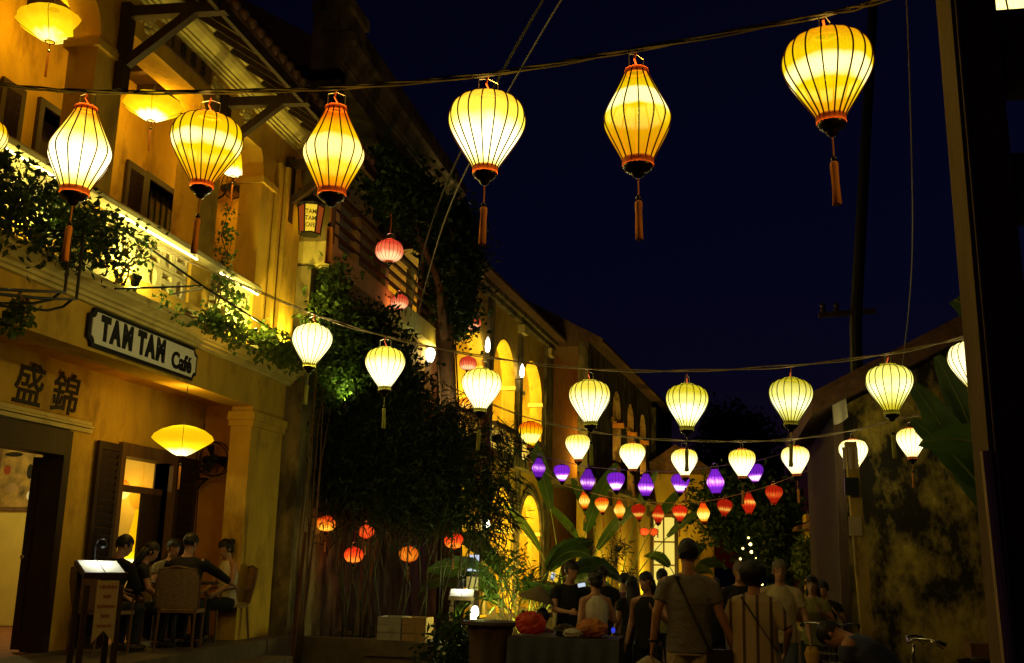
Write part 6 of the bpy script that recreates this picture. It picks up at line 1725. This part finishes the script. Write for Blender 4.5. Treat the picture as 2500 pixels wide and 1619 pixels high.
def put(root, k, mb, name, m_, label, cat, smooth=True, group=None):
    """A thing carried by a person, built in that person's frame but standing on its own."""
    mw = ROOT[root.name]
    b = MB(mw); b.add(mb.v, mb.f)
    return tag(b.build(name, m_, None, smooth), label, cat, group)
def strap_path(a, b, bulge=.14, back=True):
    pts = []
    for i in range(11):
        t = i / 10
        p = Vector(a).lerp(Vector(b), t)
        p.y = -(bulge - .03 * (2 * t - 1) ** 2) if back else (bulge - .03 * (2 * t - 1) ** 2)
        pts.append(p)
    return pts
def ribbon(pts, w, th=.006):
    b = MB()
    for i in range(len(pts) - 1):
        b.bar(pts[i], pts[i + 1], w, th)
    return b

GP_ = 'people walking in the street'
# 1: the man in the grey T-shirt
p1, k1 = person('man from behind in a grey T-shirt and khaki trousers with a black shoulder strap', (-0.30, 9.3, 0), 0.03, 1.80, 'shirt_grey', 'trousers_khaki', 'hair_black', 'skin', head=(.12, .02), lean=.015,
    armL=((-.265, -.03, 1.15), (-.30, .03, .90)), armR=((.26, .0, 1.15), (.36, .05, .93)), voxel=.011, build=1.06, sleeves=.62, group=GP_)
s_ = ribbon(strap_path((-.10, -.14, 1.45), (.17, -.14, .86), .137), .045)
s_.bar((-.10, -.11, 1.45), (-.10, .08, 1.46), .045, .006)
put(p1, k1, s_, 'bag_strap', 'strap', 'black strap running across the grey T-shirt', 'strap', False)
q = MB(); q.box(.14, .34, -.10, .0, .58, .88); put(p1, k1, q, 'shoulder_bag', 'leather', 'dark shoulder bag at the right hip of the man in grey', 'bag', False)
q = MB()
loft(q, [((-.33, .06, .80), .02, .012, (Vector((1, 0, 0)), Vector((0, 1, 0)))), ((-.33, .06, .74), .11, .03, (Vector((1, 0, 0)), Vector((0, 1, 0)))), ((-.33, .06, .6), .14, .05, (Vector((1, 0, 0)), Vector((0, 1, 0)))), ((-.33, .06, .45), .15, .05, (Vector((1, 0, 0)), Vector((0, 1, 0))))], 20)
put(p1, k1, q, 'plastic_bag', 'bag_white', 'white plastic bag in the left hand of the man in grey', 'bag')
q = MB(); q.tube([(-.297 + .032 * math.cos(i * PI / 6), .03 + .032 * math.sin(i * PI / 6), .925) for i in range(13)], .010, 6)
put(p1, k1, q, 'wristwatch', 'strap', 'dark band on the left wrist of the man in grey', 'watch')
# 2: the woman in the striped tunic
p2, k2 = person('woman from behind with round black hair in a loose striped tunic', (0.25, 9.35, 0), -0.06, 1.62, 'tunic_striped', 'trousers_dark', 'hair_black', 'skin', head=(-.2, .05), lean=.015, fem=True, hairstyle='afro', dress=.55,
    armL=((-.26, .04, 1.18), (-.24, .18, 1.02)), armR=((.30, -.02, 1.17), (.27, .14, 1.0)), sleeves=.95, voxel=.011, build=1.15, group=GP_)
s_ = ribbon(strap_path((-.11, -.15, 1.45), (.20, -.15, .98), .165), .035)
put(p2, k2, s_, 'bag_strap', 'strap', 'black strap running across the striped tunic', 'strap', False)
# 3: the man coming towards the camera
p3, k3 = person('man in glasses facing the camera in a beige polo shirt and jeans', (0.60, 12.0, 0), PI - 0.08, 1.66, 'shirt_beige', 'denim', 'hair_grey', 'skin', head=(.15, .05), lean=.015, voxel=.011, face=True, build=1.06, sleeves=.65,
    armL=((-.27, .0, 1.15), (-.31, .08, .92)), armR=((.27, .02, 1.15), (.25, .12, .95)), group=GP_)
q = MB()
for s in (-1, 1):
    q.tube([(s * .034 + .022 * math.cos(i * PI / 6), .108, 1.642 + .017 * math.sin(i * PI / 6)) for i in range(13)], .0022, 4); q.tube([(s * .056, .106, 1.645), (s * .078, .03, 1.65)], .002, 4)
q.tube([(-.012, .112, 1.645), (.012, .112, 1.645)], .0022, 4)
put(p3, k3, q, 'glasses', 'metal_black', 'thin glasses on the man in the beige polo', 'glasses')
q = MB(); loft(q, [((-.33, .10, .82), .055, .04, (Vector((1, 0, 0)), Vector((0, 1, 0)))), ((-.33, .10, .74), .085, .05, (Vector((1, 0, 0)), Vector((0, 1, 0)))), ((-.335, .10, .58), .055, .04, (Vector((1, 0, 0)), Vector((0, 1, 0)))), ((-.34, .10, .44), .008, .008, (Vector((1, 0, 0)), Vector((0, 1, 0))))], 18)
put(p3, k3, q, 'paper_cone', 'bag_yellow', 'yellow pointed paper bag carried by the man in beige', 'bag')
# the crowd
person('man in black standing left of the crowd with lowered head', (-1.72, 12.0, 0), rad(-150), 1.60, 'shirt_black', 'trousers_dark', voxel=.016, head=(0.2, .25), armL=((-.24, .10, 1.17), (-.12, .30, 1.12)), armR=((.24, .10, 1.17), (.13, .30, 1.15)), group=GP_)
person('young woman in a pale sleeveless top walking with a thin strap', (-1.33, 11.2, 0), rad(30), 1.50, 'shirt_white', 'trousers_dark', 'hair_black', 'skin', fem=True, hairstyle='bun', tank=True, voxel=.014, legL=((-.10, .18, .50), (-.10, .10, .10)), legR=((.10, -.02, .49), (.10, -.25, .14)), group=GP_)
person('man in a dark shirt standing behind the woman in the pale top', (-1.50, 13.3, 0), rad(5), 1.56, 'shirt_black', 'trousers_dark', voxel=.016, group=GP_)
person('person in a purple shirt among the crowd', (-1.30, 14.0, 0), rad(-12), 1.46, 'shirt_purple', 'trousers_dark', voxel=.016, group=GP_)
person('woman seen from behind with long dark hair beside the purple shirt', (-1.06, 12.6, 0), rad(20), 1.44, 'shirt_black', 'trousers_dark', 'hair_black', fem=True, hairstyle='long', voxel=.016, group=GP_)
person('long-haired woman in black walking towards the camera', (-0.80, 11.4, 0), rad(172), 1.50, 'shirt_black', 'trousers_dark', 'hair_black', 'skin', fem=True, hairstyle='long', face=True, tank=True, voxel=.016, group=GP_)
person('dark-haired walker just left of the man in grey', (-0.78, 13.8, 0), rad(-10), 1.53, 'shirt_olive', 'trousers_dark', voxel=.016, group=GP_)
person('walker in the narrow gap between the man in grey and the woman', (-0.10, 13.4, 0), rad(8), 1.44, 'shirt_black', 'trousers_dark', voxel=.016, group=GP_)
person('reddish-haired man half hidden behind the round black hair', (0.18, 12.4, 0), rad(190), 1.64, 'shirt_black', 'denim', 'hair_grey', 'skin', face=True, voxel=.016, group=GP_)
person('long-haired woman in an open jacket near the bicycle', (1.02, 13.0, 0), rad(165), 1.49, 'shirt_olive', 'trousers_dark', 'hair_black', 'skin', fem=True, hairstyle='long', face=True, voxel=.016, group=GP_)
person('dark figure at the foot of the leaning post', (1.26, 14.2, 0), rad(175), 1.42, 'shirt_black', 'trousers_dark', voxel=.018, group=GP_)
pb, kb = person('person in a dark blue shirt bending over beside the parked bicycle', (1.36, 8.8, 0), rad(62), 1.70, 'plastic_tarp', 'trousers_dark', 'hair_black', lean=rad(52), hip=.74, voxel=.014, head=(0, .5), legL=((-.12, .34, .50), (-.12, .02, .08)), legR=((.12, .34, .50), (.12, .02, .08)),
    armL=((-.20, .20, 1.24), (-.12, .34, 1.02)), armR=((.20, .20, 1.24), (.12, .34, 1.02)), build=1.35, group='stooping person')
# vendor under the conical hat
SITL, SITR = ((-.11, .40, .44), (-.11, .36, .08)), ((.11, .40, .44), (.11, .36, .08))
pv, kv = person('street vendor in a conical hat sitting behind the stall table', (-2.08, 12.05, 0), rad(200), 1.55, 'shirt_purple', 'trousers_dark', hip=.44, legL=SITL, legR=SITR, lean=rad(18), head=(0, .3), sleeves=1.6, voxel=.015, armL=((-.22, .18, 1.2), (-.1, .36, 1.18)), armR=((.22, .18, 1.2), (.1, .36, 1.18)))
hm = Matrix.Translation((-2.08 + .02, 11.86, 1.19)) @ Matrix.Rotation(rad(14), 4, 'Y')
tag(MB(hm).lathe([(0.0, .14), (.02, .135), (.12, .06), (.225, -.02), (.223, -.026), (.11, .05), (0.0, .125)], 30).build('conical_hat', 'hat_straw', None, True), 'conical straw hat on the street vendor', 'hat')
tag(MB().box(-2.25, -1.92, 11.98, 12.28, 0.0, 0.30).build('stool', 'wood_brown'), 'low wooden stool under the street vendor', 'stool')
ph = thing('phone', 'glowing phone held up in the crowd', 'phone', (-1.56, 11.72, 1.20))
MB(Matrix.Translation((-1.555, 11.80, 1.345)) @ Matrix.Rotation(rad(-12), 4, 'Y')).box(-.045, .045, -.006, .006, -.024, .024).build('case', 'metal_black', ph)
MB(Matrix.Translation((-1.555, 11.80, 1.345)) @ Matrix.Rotation(rad(-12), 4, 'Y')).box(-.042, .042, -.009, -.0065, -.021, .021).build('screen', 'glow_screen', ph)

# guests on the terrace
GG = 'guests seated on the cafe terrace'
def seated(label, x, y, rz, **kw):
    return person(label, (x, y, 0.5), rz, kw.pop('H', 1.66), hip=.53, legL=((-.11, .42, .49), (-.11, .38, .09)), legR=((.11, .42, .49), (.11, .38, .09)), group=GG, **kw)
seated('woman in a pale sleeveless top seated at the right end of the terrace', -6.30, 12.82, rad(150), H=1.64, shirt='shirt_white', trousers='shirt_black', skin='skin', fem=True, tank=True, hairstyle='bun', voxel=.014, lean=rad(4), head=(0, .25), armL=((-.22, .08, 1.18), (-.15, .28, 1.05)), armR=((.22, .06, 1.18), (.16, .28, 1.05)))
seated('guest in black seen from behind, one arm reaching across the table', -6.18, 11.42, rad(12), H=1.70, shirt='shirt_black', sleeves=1.7, voxel=.014, build=1.12, lean=rad(8), armL=((-.28, .1, 1.2), (-.2, .34, 1.12)), armR=((.36, .14, 1.30), (.50, .36, 1.2)))
seated('guest in a patterned white shirt facing the street', -6.82, 12.18, rad(232), H=1.62, shirt='shirt_pattern', voxel=.014, face=True, lean=rad(10), armL=((-.24, .12, 1.18), (-.12, .32, 1.1)), armR=((.24, .12, 1.18), (.12, .32, 1.1)))
seated('dark-haired guest in black just below the teardrop lamp', -6.80, 11.35, rad(305), H=1.58, shirt='shirt_black', hairstyle='long', fem=True, voxel=.014, lean=rad(14), head=(0, .2), armL=((-.22, .14, 1.18), (-.1, .34, 1.1)), armR=((.22, .14, 1.18), (.1, .34, 1.1)))
pg, kg = seated('guest in a dark cap leaning forward behind the menu stand', -6.62, 10.55, rad(345), H=1.66, shirt='shirt_black', voxel=.014, lean=rad(16), sleeves=1.6, armL=((-.24, .16, 1.2), (-.1, .36, 1.12)), armR=((.24, .16, 1.2), (.1, .36, 1.12)))

# ================================================================== bicycles
def bicycle(label, loc, rz, steer=0.0, paint='metal_black', basket=False):
    """local +y forward; wheels of 0.33 m radius."""
    t = thing('bicycle', label, 'bicycle', loc, rz, 'parked bicycles')
    def wheel(y, parent, ang=0.0):
        T = Matrix.Translation((0, y, .33)) @ Matrix.Rotation(ang, 4, 'Z')
        n = 32
        q = MB(T); q.tube([(0, .315 * math.cos(2 * PI * i / n), .315 * math.sin(2 * PI * i / n)) for i in range(n + 1)], .016, 8); w = q.build('tyre', 'rubber', parent, True, True)
        q = MB(T); q.tube([(0, .297 * math.cos(2 * PI * i / n), .297 * math.sin(2 * PI * i / n)) for i in range(n + 1)], .009, 6); q.build('rim', 'metal_chrome', w, True, True)
        q = MB(T)
        for i in range(24):
            a = 2 * PI * i / 24
            q.tube([(.03 * (-1) ** i, .02 * math.cos(a + .4), .02 * math.sin(a + .4)), (0, .297 * math.cos(a), .297 * math.sin(a))], .0016, 3)
        q.build('spokes', 'metal_chrome', w, local=True)
        q = MB(T); q.tube([(-.05, 0, 0), (.05, 0, 0)], .02, 10); q.build('hub', 'metal_chrome', w, local=True)
        q = MB(T); q.tube([(0, .35 * math.cos(a), .35 * math.sin(a)) for a in [rad(20 + 12 * i) for i in range(13)]], .02, 6); q.build('mudguard', paint, w, True, True)
    wheel(-.52, t); wheel(.54, t, steer)
    fr_ = MB()
    bb, st_, hd, hdl, rr_ = (0, -.08, .29), (0, -.24, .80), (0, .36, .88), (0, .39, .74), (0, -.52, .33)
    fr_.tube([bb, st_], .016, 8); fr_.tube([bb, hdl], .018, 8); fr_.tube([(0, -.20, .70), hdl], .016, 8); fr_.tube([hdl, hd], .019, 8)
    for s in (-.05, .05):
        fr_.tube([bb, (s, -.52, .33)], .010, 6); fr_.tube([(0, -.22, .74), (s, -.52, .33)], .009, 6)
    fr_.build('frame', paint, t, True, True)
    S = Matrix.Translation((0, .40, 0)) @ Matrix.Rotation(steer, 4, 'Z') @ Matrix.Translation((0, -.40, 0))
    fk = MB(S)
    for s in (-.05, .05):
        fk.tube([(s * .6, .395, .72), (s, .42, .55), (s, .54, .33)], .011, 6)
    fk.build('fork', paint, t, True, True)
    hb_ = MB(S); hb_.tube([(0, .37, .86), (0, .36, 1.0)], .013, 8); hb_.tube([(-.28, .20, 1.02), (-.25, .28, 1.05), (-.14, .38, 1.05), (0, .40, 1.01), (.14, .38, 1.05), (.25, .28, 1.05), (.28, .20, 1.02)], .011, 8)
    h_ = hb_.build('handlebar', 'metal_chrome', t, True, True)
    for s in (-1, 1):
        q = MB(S); q.tube([(s * .285, .18, 1.015), (s * .27, .24, 1.04)], .016, 8); q.build('grip', 'rubber', h_, True, True)
        q = MB(S); q.tube([(s * .25, .29, 1.045), (s * .27, .24, 1.005), (s * .275, .2, .985)], .006, 6); q.build('brake_lever', 'metal_chrome', h_, True, True)
    q = MB(); q.ball((0, -.27, .86), (.085, .13, .035), 16, 8); q.ball((0, -.14, .865), (.03, .10, .025), 12, 6); q.build('saddle', 'leather', t, True, True)
    q = MB(); q.tube([(0, -.24, .8), (0, -.25, .85)], .012, 6); q.build('seat_post', 'metal_chrome', t, True, True)
    q = MB(); q.tube([(-.09, -.08, .29), (.09, -.08, .29)], .012, 6); q.tube([(.09, -.08, .29), (.09, .06, .2)], .01, 6); q.tube([(-.09, -.08, .29), (-.09, -.22, .38)], .01, 6); q.build('crank', 'metal_chrome', t, True, True)
    for s, y, z in ((1, .06, .2), (-1, -.22, .38)):
        q = MB(); q.box(s * .09 if s > 0 else -.18, .18 if s > 0 else -.09, y - .03, y + .03, z - .012, z + .012); q.build('pedal', 'rubber', t, local=True)
    q = MB(); q.box(-.07, .07, -.72, -.34, .68, .70); q.tube([(-.06, -.7, .69), (-.05, -.52, .33)], .007, 5); q.tube([(.06, -.7, .69), (.05, -.52, .33)], .007, 5); q.build('carrier', 'metal_chrome', t, local=True)
    if basket:
        q = MB(S)
        for z in (.70, .78, .86, .94):
            w = .13 + (z - .70) * .22
            q.tube([(-w, .46, z), (w, .46, z), (w, .70, z), (-w, .70, z), (-w, .46, z)], .004, 4)
        for i in range(7):
            x = -1 + i / 3
            q.tube([(x * .13, .70, .70), (x * .183, .70, .94)], .003, 4); q.tube([(x * .13, .46, .70), (x * .183, .46, .94)], .003, 4)
        q.build('basket', 'metal_wire', t, local=True)
    return t
bicycle('bicycle with curved chrome handlebars parked near the leaning post', (1.15, 11.6, 0), rad(168), 0.25, 'metal_black', True)
bicycle('old bicycle with a yellow frame at the lower right corner', (1.86, 9.6, 0), rad(115), -0.35, 'concrete_yellow')  # frame and mudguards take the yellow concrete colour
tag(MB().prism([(2.15, 0), (2.55, 0), (2.45, .98), (2.12, .98)], 'y', 10.1, 10.4).build('cardboard_box', 'wood_brown'), 'leaning brown board behind the lower right bicycle', 'board')
